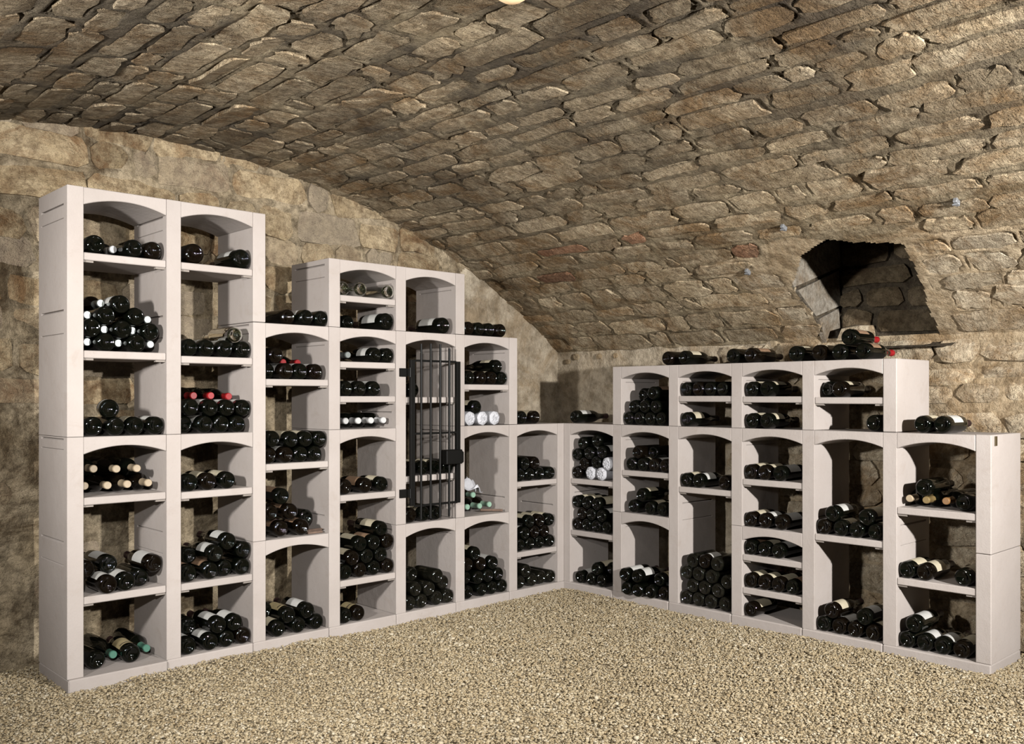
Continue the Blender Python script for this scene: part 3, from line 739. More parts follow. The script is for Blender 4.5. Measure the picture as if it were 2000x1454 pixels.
rng = np.random.default_rng(5)
A_CUT = -3.55
RED_AT = ((-0.43, 1.896), (-0.76, 1.923), (-0.16, 2.172), (-1.31, 2.218))
raw = courses(A_CUT, 0.52, -1.65, S_SPRING - 0.01, (0.10, 0.152), (0.17, 0.42), (0.014, 0.048), rng, None, 0.012)
vs_ = []
for st in raw:
    if not hits_hole(st):
        vs_.append(st)
        continue
    for e0, e1 in ((st['a'] - st['w'], -2.085), (-1.405, st['a'] + st['w'])):      # trim to the vent's cheeks
        e0, e1 = max(e0, st['a'] - st['w']), min(e1, st['a'] + st['w'])
        if e1 - e0 > 0.09:
            vs_.append(dict(st, a=(e0 + e1) / 2, w=(e1 - e0) / 2, rot=0.0))
for ra, rb_ in RED_AT:          # a few odd reddish blocks
    min(vs_, key=lambda s: math.hypot(s['a'] - ra, s['b'] - rb_))['red'] = True
ceiling = masonry_grid('ceiling', vault, A_CUT, 0.54, -1.65, S_SPRING + 0.005, 0.0092, vs_, M_VMORTAR, rough=0.0040, groove=0.016, base=0.0025, seed=3, hole=HOLE, crack=0.0045, mat2=M_RMORTAR, where2=lambda a, b: (a < -1.15 + 0.05 * np.sin(17 * b)) & (b > 2.16 + 0.05 * np.sin(9 * a)))
tag(ceiling, 'rough stone barrel vault with lime mortar joints and soot stains', None, None, 'structure')
lay_stones(ceiling, vault, vs_, M_VAULT, rng, 0.03, (0.001, 0.0065), 0.006, 0.02, crisp=True)

# the rest of the vault and room, out of the photograph
far = []
for a0, a1, b0, b1 in ((A_CUT, 0.54, -S_SPRING - 0.4, -1.65), (-6.6, A_CUT, -S_SPRING - 0.4, S_SPRING)):
    ga, gb = np.meshgrid(np.linspace(a0, a1, 20), np.linspace(b0, b1, 30), indexing='ij')
    p, n, _e, _f = vault(ga, gb)
    idx = np.arange(600).reshape(20, 30)
    q = np.stack([idx[:-1, :-1], idx[1:, :-1], idx[1:, 1:], idx[:-1, 1:]], -1).reshape(-1, 4)
    far.append((p.reshape(-1, 3), q))
co = np.concatenate([far[0][0], far[1][0]])
qq = np.concatenate([far[0][1], far[1][1] + 600])
o = quick_mesh('vault_extension', co, qq, M_SHELL)
o.parent = ceiling
o['kind'] = 'stuff'
X_NEAR = XC - R_V * math.sin((S_SPRING + 0.4) / R_V)
tag(mesh_obj('wall_near', [(X_NEAR, -6.6, -0.05), (X_NEAR, 0.54, -0.05), (X_NEAR, 0.54, 1.3), (X_NEAR, -6.6, 1.3)], [(0, 1, 2, 3)], M_SHELL), 'bare stone wall behind the camera', None, None, 'structure')
tag(mesh_obj('wall_back', [(X_NEAR, -6.6, -0.05), (0.6, -6.6, -0.05), (0.6, -6.6, 2.4), (X_NEAR, -6.6, 2.4)], [(0, 1, 2, 3)], M_SHELL), 'bare stone wall at the far end of the cellar', None, None, 'structure')

# left (end) wall ------------------------------------------------------
rng = np.random.default_rng(8)


def skip_plaster(st):
    if st['a'] + st['w'] > -0.52 + 0.35 * (st['b'] - 1.6):
        return True
    if st['b'] < 1.18 + 0.12 * math.sin(3.1 * st['a']) and st['t'] > 0.22:
        return True                      # plastered over low down
    arc = ZC + math.sqrt(R_V ** 2 - (st['a'] - XC) ** 2)
    return st['b'] - st['h'] > arc


ws = courses(-3.7, 0.45, 0.0, 2.42, (0.12, 0.19), (0.18, 0.46), (0.004, 0.016), rng, skip_plaster, 0.012)
wall_left = masonry_grid('wall_left', end_wall, -3.75, 0.5, -0.06, 2.37, 0.015, ws, M_WMORTAR, rough=0.007, groove=0.012, base=0.003, seed=5, mat2=M_PLASTER, where2=lambda a, b: a > -0.46 + 0.35 * (b - 1.6) + 0.03 * np.sin(23 * b))
tag(wall_left, 'end wall of big ochre limestone blocks, plastered at its right', None, None, 'structure')
lay_stones(wall_left, end_wall, ws, M_WALL, rng, 0.03, (0.0, 0.012), 0.009, 0.03)
ext = mesh_obj('wall_extension', [(-5.6, Y_END, -0.06), (-3.74, Y_END, -0.06), (-3.74, Y_END, 2.3), (-5.6, Y_END, 2.3)], [(0, 1, 2, 3)], M_SHELL, wall_left)
ext['kind'] = 'stuff'

# right wall -----------------------------------------------------------
rng = np.random.default_rng(12)
rs = courses(1.15, 3.3, 0.0, 1.42, (0.10, 0.18), (0.15, 0.40), (0.008, 0.034), rng, None, 0.015)
wall_right = masonry_grid('wall_right', side_wall, -0.54, 3.4, -0.06, Z_SPRING + 0.005, 0.015, rs, M_RMORTAR, rough=0.007, groove=0.014, base=0.003, seed=6, mat2=M_PLASTER, where2=lambda a, b: a < 1.08 + 0.04 * np.sin(11 * b))
tag(wall_right, 'right side wall of pale rubble stone, plastered in the corner', None, None, 'structure')
lay_stones(wall_right, side_wall, rs, M_RUBBLE, rng, 0.03, (0.004, 0.028), 0.018, 0.04)
ext = mesh_obj('wall_extension', [(X_RIGHT, -3.39, -0.06), (X_RIGHT, -6.6, -0.06), (X_RIGHT, -6.6, 1.46), (X_RIGHT, -3.39, 1.46)], [(0, 1, 2, 3)], M_SHELL, wall_right)
ext['kind'] = 'stuff'

for yy, zz, rr in ((0.40, 1.365, 0.016), (0.325, 1.395, 0.021), (0.13, 1.392, 0.018), (-0.01, 1.392, 0.017)):
    ring = [(X_RIGHT - 0.0155, yy + rr * math.cos(k * math.pi / 9), zz + rr * math.sin(k * math.pi / 9)) for k in range(18)]
    back = [(X_RIGHT + 0.01, y, z) for _x, y, z in ring]
    mesh_obj('plaster_plug', ring + back, [tuple(range(17, -1, -1))] + [(k, (k + 1) % 18, 18 + (k + 1) % 18, 18 + k) for k in range(18)], M_RMORTAR, wall_right)

# vent shaft in the vault ------------------------------------------------
XB, ZT = 0.62, 2.75
arc = [(XC + R_V * math.sin(s / R_V), ZC + R_V * math.cos(s / R_V)) for s in np.linspace(2.96, 2.05, 12)]
shaft = MB()
for yy in (-1.412, -2.07):
    ring = [(XB, yy, 1.36)] + [(x, yy, z) for x, z in arc] + [(arc[-1][0], yy, ZT), (XB, yy, ZT)]
    shaft.add(ring, [tuple(range(len(ring)))])
shaft.add([(XB, -2.07, 1.36), (XB, -1.412, 1.36), (XB, -1.412, ZT), (XB, -2.07, ZT)], [(0, 1, 2, 3)])
x0 = arc[-1][0]
shaft.add([(x0, -2.07, 1.9), (x0, -1.412, 1.9), (x0, -1.412, ZT), (x0, -2.07, ZT)], [(0, 1, 2, 3)])
shaft.add([(x0, -2.07, ZT), (XB, -2.07, ZT), (XB, -1.412, ZT), (x0, -1.412, ZT)], [(0, 1, 2, 3)])
shaft.add([(0.40, -2.07, 1.37), (XB, -2.07, 1.44), (XB, -1.412, 1.44), (0.40, -1.412, 1.37)], [(0, 1, 2, 3)])
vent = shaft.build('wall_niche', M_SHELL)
tag(vent, 'dark vent opening cut into the vault above the right rack', None, None, 'structure')
rng = np.random.default_rng(21)
for (y0, y1, z0, z1) in ((-1.60, -1.43, 1.47, 1.585), (-2.05, -1.62, 1.46, 1.57), (-1.55, -1.42, 1.60, 1.69), (-1.76, -1.575, 1.59, 1.69), (-2.06, -1.785, 1.585, 1.69), (-1.80, -1.42, 1.71, 1.80), (-2.06, -1.82, 1.71, 1.80), (-1.7, -1.42, 1.82, 1.93), (-2.06, -1.72, 1.82, 1.93)):
    st = dict(a=-(y0 + y1) / 2, b=(z0 + z1) / 2, w=(y1 - y0) / 2 - 0.004, h=(z1 - z0) / 2 - 0.003, rot=rng.normal(0, 0.02), t=0)
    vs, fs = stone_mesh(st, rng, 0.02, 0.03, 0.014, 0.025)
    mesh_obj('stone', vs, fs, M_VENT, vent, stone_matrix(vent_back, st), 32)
jamb_l = flat((0, -1.412, 0), (1, 0, 0), (0, 0, 1))     # dressed slabs of the left cheek, faces -Y
for ring in ([(0.475, 1.40), (0.60, 1.43), (0.60, 1.60), (0.37, 1.53)], [(0.36, 1.545), (0.60, 1.615), (0.60, 1.80), (0.16, 1.66)], [(0.145, 1.675), (0.60, 1.82), (0.60, 1.98), (-0.02, 1.77)]):
    fr = [(x, -1.420 - 0.012 * (i % 2), z) for i, (x, z) in enumerate(ring)]
    bk = [(x, -1.40, z) for x, z in ring]
    mesh_obj('stone', bk + fr, [(4, 5, 6, 7), (0, 1, 5, 4), (1, 2, 6, 5), (2, 3, 7, 6), (3, 0, 4, 7)], M_JAMB, vent)
mesh_obj('stone', [(0.42, -1.62, 1.42), (0.60, -1.62, 1.44), (0.60, -1.50, 1.44), (0.42, -1.50, 1.42), (0.44, -1.61, 1.49), (0.60, -1.61, 1.50), (0.60, -1.51, 1.51), (0.45, -1.51, 1.48)],
         [(4, 5, 6, 7), (0, 1, 5, 4), (1, 2, 6, 5), (2, 3, 7, 6), (3, 0, 4, 7)], M_RUBBLE, vent)

# floor and gravel -------------------------------------------------------
xs, ys = np.linspace(-5.6, 0.6, 63), np.linspace(-6.6, 0.55, 73)
gx, gy = np.meshgrid(xs, ys, indexing='ij')
gz = -0.012 + 0.008 * fbm(np.stack([gx.ravel() * 2.2, gy.ravel() * 2.2, 0 * gx.ravel()], -1), 3, 4).reshape(gx.shape)
idx = np.arange(gx.size).reshape(gx.shape)
q = np.stack([idx[:-1, :-1], idx[1:, :-1], idx[1:, 1:], idx[:-1, 1:]], -1).reshape(-1, 4)
floor = quick_mesh('floor', np.stack([gx, gy, gz], -1).reshape(-1, 3), q, M_SOIL)
tag(floor, 'cellar floor under a bed of pale gravel', None, None, 'structure')


def gravel():
    t = (1 + 5 ** 0.5) / 2
    ico = np.array([(-1, t, 0), (1, t, 0), (-1, -t, 0), (1, -t, 0), (0, -1, t), (0, 1, t), (0, -1, -t), (0, 1, -t), (t, 0, -1), (t, 0, 1), (-t, 0, -1), (-t, 0, 1)], float)
    ico /= np.linalg.norm(ico[0])
    tri = np.array([(0, 11, 5), (0, 5, 1), (0, 1, 7), (0, 7, 10), (0, 10, 11), (1, 5, 9), (5, 11, 4), (11, 10, 2), (10, 7, 6), (7, 1, 8), (3, 9, 4), (3, 4, 2), (3, 2, 6), (3, 6, 8), (3, 8, 9), (4, 9, 5), (2, 4, 11), (6, 2, 10), (8, 6, 7), (9, 8, 1)])
    r = np.random.default_rng(2)
    # floor seen by the camera and a margin around it
    n = 270000
    x, y = r.uniform(-3.75, 0.1, n), r.uniform(-3.6, 0.45, n)
    fx, fy = math.cos(CAM_ANG), math.sin(CAM_ANG)
    dz = (x - CAM_POS.x) * fx + (y - CAM_POS.y) * fy
    dx = (x - CAM_POS.x) * fy - (y - CAM_POS.y) * fx
    ok = (dz > 2.45) & (np.abs(dx) < dz * 0.60 + 0.15) & ~((x > -2.79) & (y > -0.004)) & ~((y > -2.375) & (x > -0.004))
    x2, y2 = r.uniform(-0.1, 0.44, 14000), r.uniform(-3.3, -2.3, 14000)
    x, y = np.concatenate([x[ok], x2]), np.concatenate([y[ok], y2])
    n = len(x)
    size = 0.0034 * np.exp(r.normal(0, 0.33, n))
    size = np.clip(size, 0.002, 0.0125)
    a = r.uniform(0, 2 * math.pi, (n, 3))
    ca, sa = np.cos(a), np.sin(a)
    one, zero = np.ones(n), np.zeros(n)
    rx = np.stack([one, zero, zero, zero, ca[:, 0], -sa[:, 0], zero, sa[:, 0], ca[:, 0]], -1).reshape(n, 3, 3)
    rz = np.stack([ca[:, 1], -sa[:, 1], zero, sa[:, 1], ca[:, 1], zero, zero, zero, one], -1).reshape(n, 3, 3)
    shape = ico[None] * r.uniform(0.75, 1.25, (n, 12, 1)) * (np.stack([r.uniform(0.9, 1.7, n), r.uniform(0.8, 1.2, n), r.uniform(0.45, 0.9, n)], -1)[:, None, :])
    shape = np.einsum('nij,nkj->nki', rx * 0 + rz, shape)
    tip = r.normal(0, 0.35, n)
    ct, st = np.cos(tip), np.sin(tip)
    rt = np.stack([one, zero, zero, zero, ct, -st, zero, st, ct], -1).reshape(n, 3, 3)
    shape = np.einsum('nij,nkj->nki', rt, shape)
    z = -0.006 + 0.010 * fbm(np.stack([x * 2.2, y * 2.2, 0 * x], -1), 3, 4) + r.uniform(-0.003, 0.006, n)
    co = shape * size[:, None, None] + np.stack([x, y, z], -1)[:, None, :]
    print('pebbles', n)
    faces = (tri[None] + 12 * np.arange(n)[:, None, None]).reshape(-1, 3)
    o = quick_mesh('gravel', co.reshape(-1, 3), faces, M_GRAVEL, False)
    tag(o, 'loose pale limestone gravel covering the cellar floor', 'gravel', None, 'stuff')


gravel()
# ---------------------------------------------------------------- racks
PL, PR, WL, WR, PANEL, DEP = 0.391, 0.389, 0.330, 0.328, 0.061, 0.345
TALL, HALF, LOW = 0.978, 0.489, 0.326
ORD = ['first', 'second', 'third', 'fourth', 'fifth', 'sixth', 'seventh', 'eighth', 'ninth', 'tenth', 'eleventh', 'twelfth']


def frame(run, col):
    """World matrix of a column: local x along the run from the opening's left edge, y into the rack, z up."""
    if run == 'L':
        return Matrix.Translation((-0.386 - PL * (6 - col), 0, 0))
    return Matrix.Translation((0, -0.048 - PR * col, 0)) @ Matrix.Rotation(-math.pi / 2, 4, 'Z')


def panel_mesh(mb, u0, u1, z0, z1, pockets):
    """A side panel with shelf-seat grooves in both faces."""
    y0, y1 = 0.0, DEP
    mb.add([(u0, y0, z1), (u1, y0, z1), (u1, y1, z1), (u0, y1, z1)], [(0, 1, 2, 3)])
    mb.add([(u0, y0, z0), (u1, y0, z0), (u1, y1, z0), (u0, y1, z0)], [(3, 2, 1, 0)])
    cuts = [z0]
    deep = {}
    for a, b in pockets:
        deep[len(cuts)] = 0.006
        cuts += [a, a + 0.0035]
        deep[len(cuts)] = 0.013
        cuts += [b - 0.008, b]
    cuts.append(z1)
    for a, b in zip(cuts, cuts[1:]):
        mb.add([(u0, y0, a), (u1, y0, a), (u1, y0, b), (u0, y0, b)], [(0, 1, 2, 3)])
        mb.add([(u0, y1, a), (u1, y1, a), (u1, y1, b), (u0, y1, b)], [(3, 2, 1, 0)])
    for u, sg in ((u0, 1), (u1, -1)):
        def quad(pts):
            mb.add(pts, [tuple(range(len(pts)))] if sg > 0 else [tuple(range(len(pts) - 1, -1, -1))])
        for k in range(len(cuts) - 1):
            a, b = cuts[k], cuts[k + 1]
            if b - a < 1e-5:
                continue
            if k % 2 == 0:
                ya, yb = 0.04, y1 - 0.035
                lo = [(u, yb, a), (u, ya, a)] if k > 0 else []
                hi = [(u, ya, b), (u, yb, b)] if k < len(cuts) - 2 else []
                quad([(u, y1, a)] + lo + [(u, y0, a), (u, y0, b)] + hi + [(u, y1, b)])
            else:
                ya, yb, ud = 0.04, y1 - 0.035, u + sg * deep[k]
                quad([(u, ya, a), (u, y0, a), (u, y0, b), (u, ya, b)])
                quad([(u, y1, a), (u, yb, a), (u, yb, b), (u, y1, b)])
                quad([(u, yb, a), (u, ya, a), (ud, ya, b), (ud, yb, b)])
                quad([(ud, yb, b), (ud, ya, b), (u, ya, b), (u, yb, b)])
                quad([(u, ya, a), (u, ya, b), (ud, ya, b)])
                quad([(u, yb, a), (ud, yb, b), (u, yb, b)])


def pockets_for(H, upper):
    if H > 0.9:
        return [(0.40, 0.496), (0.85, 0.91)] if upper else [(0.475, 0.57), (0.925, 0.97)]
    if H > 0.4:
        return [(0.40, 0.465)]
    return [(0.235, 0.30)]


def arch_mesh(mb, u0, u1, z1):
    n, spring, crown = 18, z1 - 0.068, z1 - 0.037
    pts = [(u0, z1), (u0, spring)]
    for k in range(1, n):
        t = k / n
        pts.append((u0 + (u1 - u0) * t, spring + (crown - spring) * (1 - (2 * t - 1) ** 2)))
    pts += [(u1, spring), (u1, z1)]
    m = len(pts)
    vs = [(u, 0.0, z) for u, z in pts] + [(u, DEP, z) for u, z in pts]
    fs = [tuple(range(m)), tuple(range(2 * m - 1, m - 1, -1))]
    for i in range(m):
        j = (i + 1) % m
        fs.append((i, m + i, m + j, j))
    mb.add(vs, fs)


RACKS = [('L', 0, 0, TALL, 0), ('L', 0, TALL, TALL, 0), ('L', 1, 0, TALL, 0), ('L', 1, TALL, TALL, 'u'), ('L', 2, 0, HALF, 0), ('L', 2, HALF, TALL, 0),
         ('L', 3, 0, TALL, 0), ('L', 3, TALL, HALF, 0), ('L', 3, TALL + HALF, LOW, 0), ('L', 4, 0, HALF, 0), ('L', 4, HALF, TALL, 0), ('L', 4, TALL + HALF, LOW, 1),
         ('L', 5, 0, HALF, 0), ('L', 5, HALF, HALF, 0), ('L', 5, TALL, HALF, 1), ('L', 6, 0, TALL, 1),
         ('R', 0, 0, TALL, 0), ('R', 1, 0, HALF, 0), ('R', 1, HALF, HALF, 0), ('R', 1, TALL, LOW, 0), ('R', 2, 0, TALL, 0), ('R', 2, TALL, LOW, 0),
         ('R', 3, 0, HALF, 0), ('R', 3, HALF, HALF, 0), ('R', 3, TALL, LOW, 0), ('R', 4, 0, TALL, 0), ('R', 4, TALL, LOW, 1), ('R', 5, 0, TALL, 2)]
SIDE = {'L': 'left', 'R': 'right'}
stacks = {}
for r in RACKS:
    stacks.setdefault(r[:2], []).append(r)
rack_objs = {}
for run, col, z0, H, end in RACKS:
    st = stacks[(run, col)]
    k, n = [s[2] for s in st].index(z0), len(st)
    shelves = [c[4] for c in CELLS if c[1] == run and c[2] == col and c[6] and z0 <= c[4] < z0 + H]
    what = {TALL: 'tall', HALF: 'half-height', LOW: 'low'}[H]
    place = 'only unit of' if n == 1 else ('bottom unit of' if k == 0 else 'top unit of' if k == n - 1 else 'middle unit of')
    gate = run == 'L' and col == 4 and H == TALL
    lab = f"{what} pale arched cast-stone wine rack{' with iron gate' if gate else ''}, {place} {ORD[col]} {SIDE[run]} column"
    M = frame(run, col) @ Matrix.Translation((0, 0, z0))
    root = empty('wine_rack', M)
    tag(root, lab, 'wine rack', 'cast-stone wine rack units')
    rack_objs[(run, col, k)] = root
    W, P = (WL, PL) if run == 'L' else (WR, PR)
    zb = 0.04 if z0 == 0 else 0.0
    mb = MB()
    panel_mesh(mb, -PANEL, 0.0, zb, H - 0.0015, pockets_for(H, z0 > 0.5))
    mb.build('side_panel', M_RACK, root, None, 0.003)
    mb = MB()
    arch_mesh(mb, 0.0005, W - 0.0008, H - 0.0015)
    mb.build('arch', M_RACK, root, None, 0.0025)
    if end:
        mb = MB()
        z_lo = HALF if end == 'u' else zb
        w = 0.054 if run == 'L' and col == 6 else PANEL
        if end == 2:
            for a, b in ((zb, HALF - 0.001), (HALF + 0.001, H)):
                panel_mesh(mb, W, W + w, a, b, [])
        else:
            panel_mesh(mb, W, W + w, z_lo + 0.001, H - 0.0015, [] if run == 'R' else pockets_for(H, True)[:1] if end != 'u' else [])
        mb.build('end_panel', M_RACK, root, None, 0.003)
    if z0 == 0:
        mb = MB()
        fr = -0.016 if (run == 'L' and col == 0) else -0.005
        mb.box(-PANEL, W + (0.054 if end and run == 'L' else PANEL if end else -0.001), fr, DEP, -0.05, 0.04)
        mb.build('base', M_RACK, root, None, 0.005)
    for sz in shelves:
        z = sz - z0
        mb = MB()
        mb.box(0.001, W - 0.001, 0.004, DEP - 0.01, z - 0.030, z)
        mb.build('shelf', M_RACK, root, None, 0.003)
        for uu in (0.001, W - 0.041):
            mb = MB()
            mb.box(uu, uu + 0.040, 0.012, 0.03, z - 0.038, z - 0.0305)
            mb.build('shelf_bracket', M_BRACKET, root)

# iron gate on the fifth left column ---------------------------------------
root = rack_objs[('L', 4, 1)]
gz = -HALF


def gbox(name, *b, parent=None, bevel=0.0015):
    mb = MB()
    mb.box(*b)
    return mb.build(name, M_IRON, parent, None, bevel)


fr = MB()
fr.box(0.010, 0.036, -0.030, -0.012, 0.580 + gz, 1.322 + gz)
fr.box(0.312, 0.337, -0.030, -0.012, 0.574 + gz, 1.320 + gz)
for z in (1.318, 0.946, 0.578):
    fr.box(0.036, 0.312, -0.026, -0.018, z - 0.0055 + gz, z + 0.0055 + gz)
gate = fr.build('gate', M_IRON, root, None, 0.001)
gate['label'] = 'black wrought-iron gate with lock'
for u, zt in ((0.080, 1.405), (0.142, 1.408), (0.2045, 1.408), (0.266, 1.388)):
    mb = MB()
    mb.tube([(u - 0.0008, -0.022, 0.507 + gz), (u, -0.022, 0.95 + gz), (u + 0.0008, -0.022, zt + gz - 0.008), (u + 0.0008, -0.022, zt + gz)], 0.0062, 8)
    mb.build('bar', M_IRON, gate, None, 0, 40)
for z in (1.257, 0.645):
    mb = MB()
    mb.box(-0.043, -0.002, -0.012, -0.001, z - 0.021 + gz, z + 0.021 + gz)
    mb.box(-0.006, 0.020, -0.024, -0.008, z - 0.019 + gz, z + 0.019 + gz)
    mb.tube([(0.006, -0.027, z - 0.024 + gz), (0.006, -0.027, z + 0.024 + gz)], 0.006, 8)
    mb.build('hinge', M_IRON, gate)
mb = MB()
mb.box(0.218, 0.326, -0.062, -0.012, 0.782 + gz, 0.857 + gz)
lock = mb.build('lock_box', M_IRON, gate, None, 0.004)
mb = MB()
mb.box(0.3265, 0.352, -0.045, -0.004, 0.784 + gz, 0.846 + gz)
mb.build('latch_keeper', M_IRON, gate, None, 0.006)

# brass plaque on the last unit of the right rack
root = rack_objs[('R', 5, 0)]
mb = MB()
mb.box(WR + PANEL, WR + PANEL + 0.003, 0.034, 0.062, TALL - 0.046, TALL - 0.006)
o = mb.build('plaque', M_BRASS, root, None, 0.001)
o['label'] = 'small brass plaque'
# ---------------------------------------------------------------- bottles
def lathe(profile, n=28):
    """profile: (y, r) along the bottle's axis (+y, base at 0)"""
    vs, fs = [], []
    rings = []
    for y, r in profile:
        if r < 1e-6:
            rings.append([len(vs)])
            vs.append((0, y, 0))
        else:
            rings.append(list(range(len(vs), len(vs) + n)))
            vs += [(r * math.cos(2 * math.pi * k / n), y, r * math.sin(2 * math.pi * k / n)) for k in range(n)]
    for a, b in zip(rings, rings[1:]):
        for k in range(n):
            j = (k + 1) % n
            if len(a) == 1:
                fs.append((a[0], b[j], b[k]))
            elif len(b) == 1:
                fs.append((a[k], a[j], b[0]))
            else:
                fs.append((a[k], a[j], b[j], b[k]))
    return vs, fs


def body_profile(kind, r):
    k = r / 0.0375
    heel = [(0.0125, 0), (0.0120, 0.005 * k), (0.0105, 0.010 * k), (0.0075, 0.0155 * k), (0.0035, 0.0210 * k), (0.0008, 0.0250 * k), (0.0, 0.0272 * k), (0.0008, 0.0298 * k), (0.0030, 0.0332 * k), (0.0066, 0.0358 * k), (0.0120, r)]
    if kind == 'bordeaux':
        return heel + [(0.05, r), (0.12, r), (0.182, r), (0.196, r * 0.96), (0.208, r * 0.80), (0.217, 0.020), (0.226, 0.0152), (0.245, 0.0142), (0.284, 0.0136), (0.285, 0.0152), (0.296, 0.0150), (0.298, 0.0110), (0.298, 0)]
    if kind == 'burgundy':
        return heel + [(0.05, r), (0.10, r), (0.145, r * 0.995), (0.165, r * 0.94), (0.185, r * 0.80), (0.205, r * 0.60), (0.225, 0.0175), (0.245, 0.0150), (0.284, 0.0138), (0.285, 0.0154), (0.296, 0.0150), (0.298, 0.0110), (0.298, 0)]
    raise ValueError(kind)


def lathe_mesh(name, prof, mat, n=28):
    vs, fs = lathe(prof, n)
    me = bpy.data.meshes.new(name)
    me.from_pydata(vs, [], fs)
    me.materials.append(mat)
    me.shade_smooth()
    me.set_sharp_from_angle(angle=math.radians(55))
    return me


def label_mesh(mat, r, y0, y1, half=1.3):
    n = 16
    vs = []
    for y in (y0, y1):
        for k in range(n + 1):
            t = math.pi / 2 + half * (2 * k / n - 1)
            vs.append(((r + 0.0007) * math.cos(t), y, (r + 0.0007) * math.sin(t)))
    fs = [(k + 1, k, n + 1 + k, n + 2 + k) for k in range(n)]
    me = bpy.data.meshes.new('label')
    me.from_pydata(vs, [], fs)
    me.materials.append(mat)
    me.shade_smooth()
    return me


def capsule_mesh(mat):
    vs, fs = lathe([(0.232, 0.0158), (0.245, 0.0150), (0.283, 0.0145), (0.2845, 0.0160), (0.2965, 0.0158), (0.2992, 0.0135), (0.2992, 0)], 18)
    me = bpy.data.meshes.new('capsule')
    me.from_pydata(vs, [], fs)
    me.materials.append(mat)
    me.shade_smooth()
    me.set_sharp_from_angle(angle=math.radians(50))
    return me


BODY, LAB, CAP = {}, {}, {}


def body(kind, r, mat):
    key = (kind, r, mat.name)
    if key not in BODY:
        BODY[key] = lathe_mesh('bottle_glass', body_profile(kind, r), mat)
    return BODY[key]


def lab_of(c, r, kind):
    key = (c, r, kind)
    if key not in LAB:
        y = {'bordeaux': (0.046, 0.145), 'burgundy': (0.040, 0.118), 'magnum': (0.05, 0.165)}[kind]
        LAB[key] = label_mesh(M_LABEL[c], r, *y)
    return LAB[key]


def band_of(r):
    if ('band', r) not in LAB:
        LAB[('band', r)] = label_mesh(M_PRINT, r + 0.0006, 0.058, 0.066, 1.0)
    return LAB[('band', r)]


def cap_of(c):
    if c not in CAP:
        CAP[c] = capsule_mesh(M_CAP[c])
    return CAP[c]


def empty_glass(r):
    key = ('empty', r)
    if key not in BODY:
        out = body_profile('bordeaux', r)[:-2]
        inn = [(0.296, 0.0095), (0.245, 0.0105), (0.226, 0.0118), (0.210, r * 0.70), (0.196, r * 0.86), (0.182, r * 0.92), (0.05, r * 0.92), (0.014, r * 0.90), (0.010, r * 0.6), (0.015, 0.010), (0.017, 0)]
        BODY[key] = lathe_mesh('bottle_glass', out + inn, M_CLEAR)
    return BODY[key]


def wrapped_mesh(rng):
    r = 0.037
    prof = [(-0.002, 0), (-0.005, 0.007), (-0.001, 0.014), (-0.004, 0.022), (0.0005, 0.030), (0.006, r), (0.05, r + 0.001), (0.12, r), (0.185, r), (0.205, r * 0.85), (0.225, 0.022), (0.26, 0.017), (0.292, 0.018), (0.297, 0.012), (0.297, 0)]
    vs, fs = lathe(prof, 24)
    out = []
    for x, y, z in vs:
        a = math.atan2(z, x)
        rr = math.hypot(x, z)
        k = 1 + 0.035 * math.sin(7 * a + 40 * y + rng.uniform(-0.4, 0.4)) * (rr > 0.004)
        out.append((x * k, y + 0.0022 * math.sin(9 * a + 3) * (0.004 < rr < 0.031), z * k))
    me = bpy.data.meshes.new('wrapping_paper')
    me.from_pydata(out, [], fs)
    me.materials.append(M_PAPER)
    me.shade_smooth()
    me.set_sharp_from_angle(angle=math.radians(35))
    return me


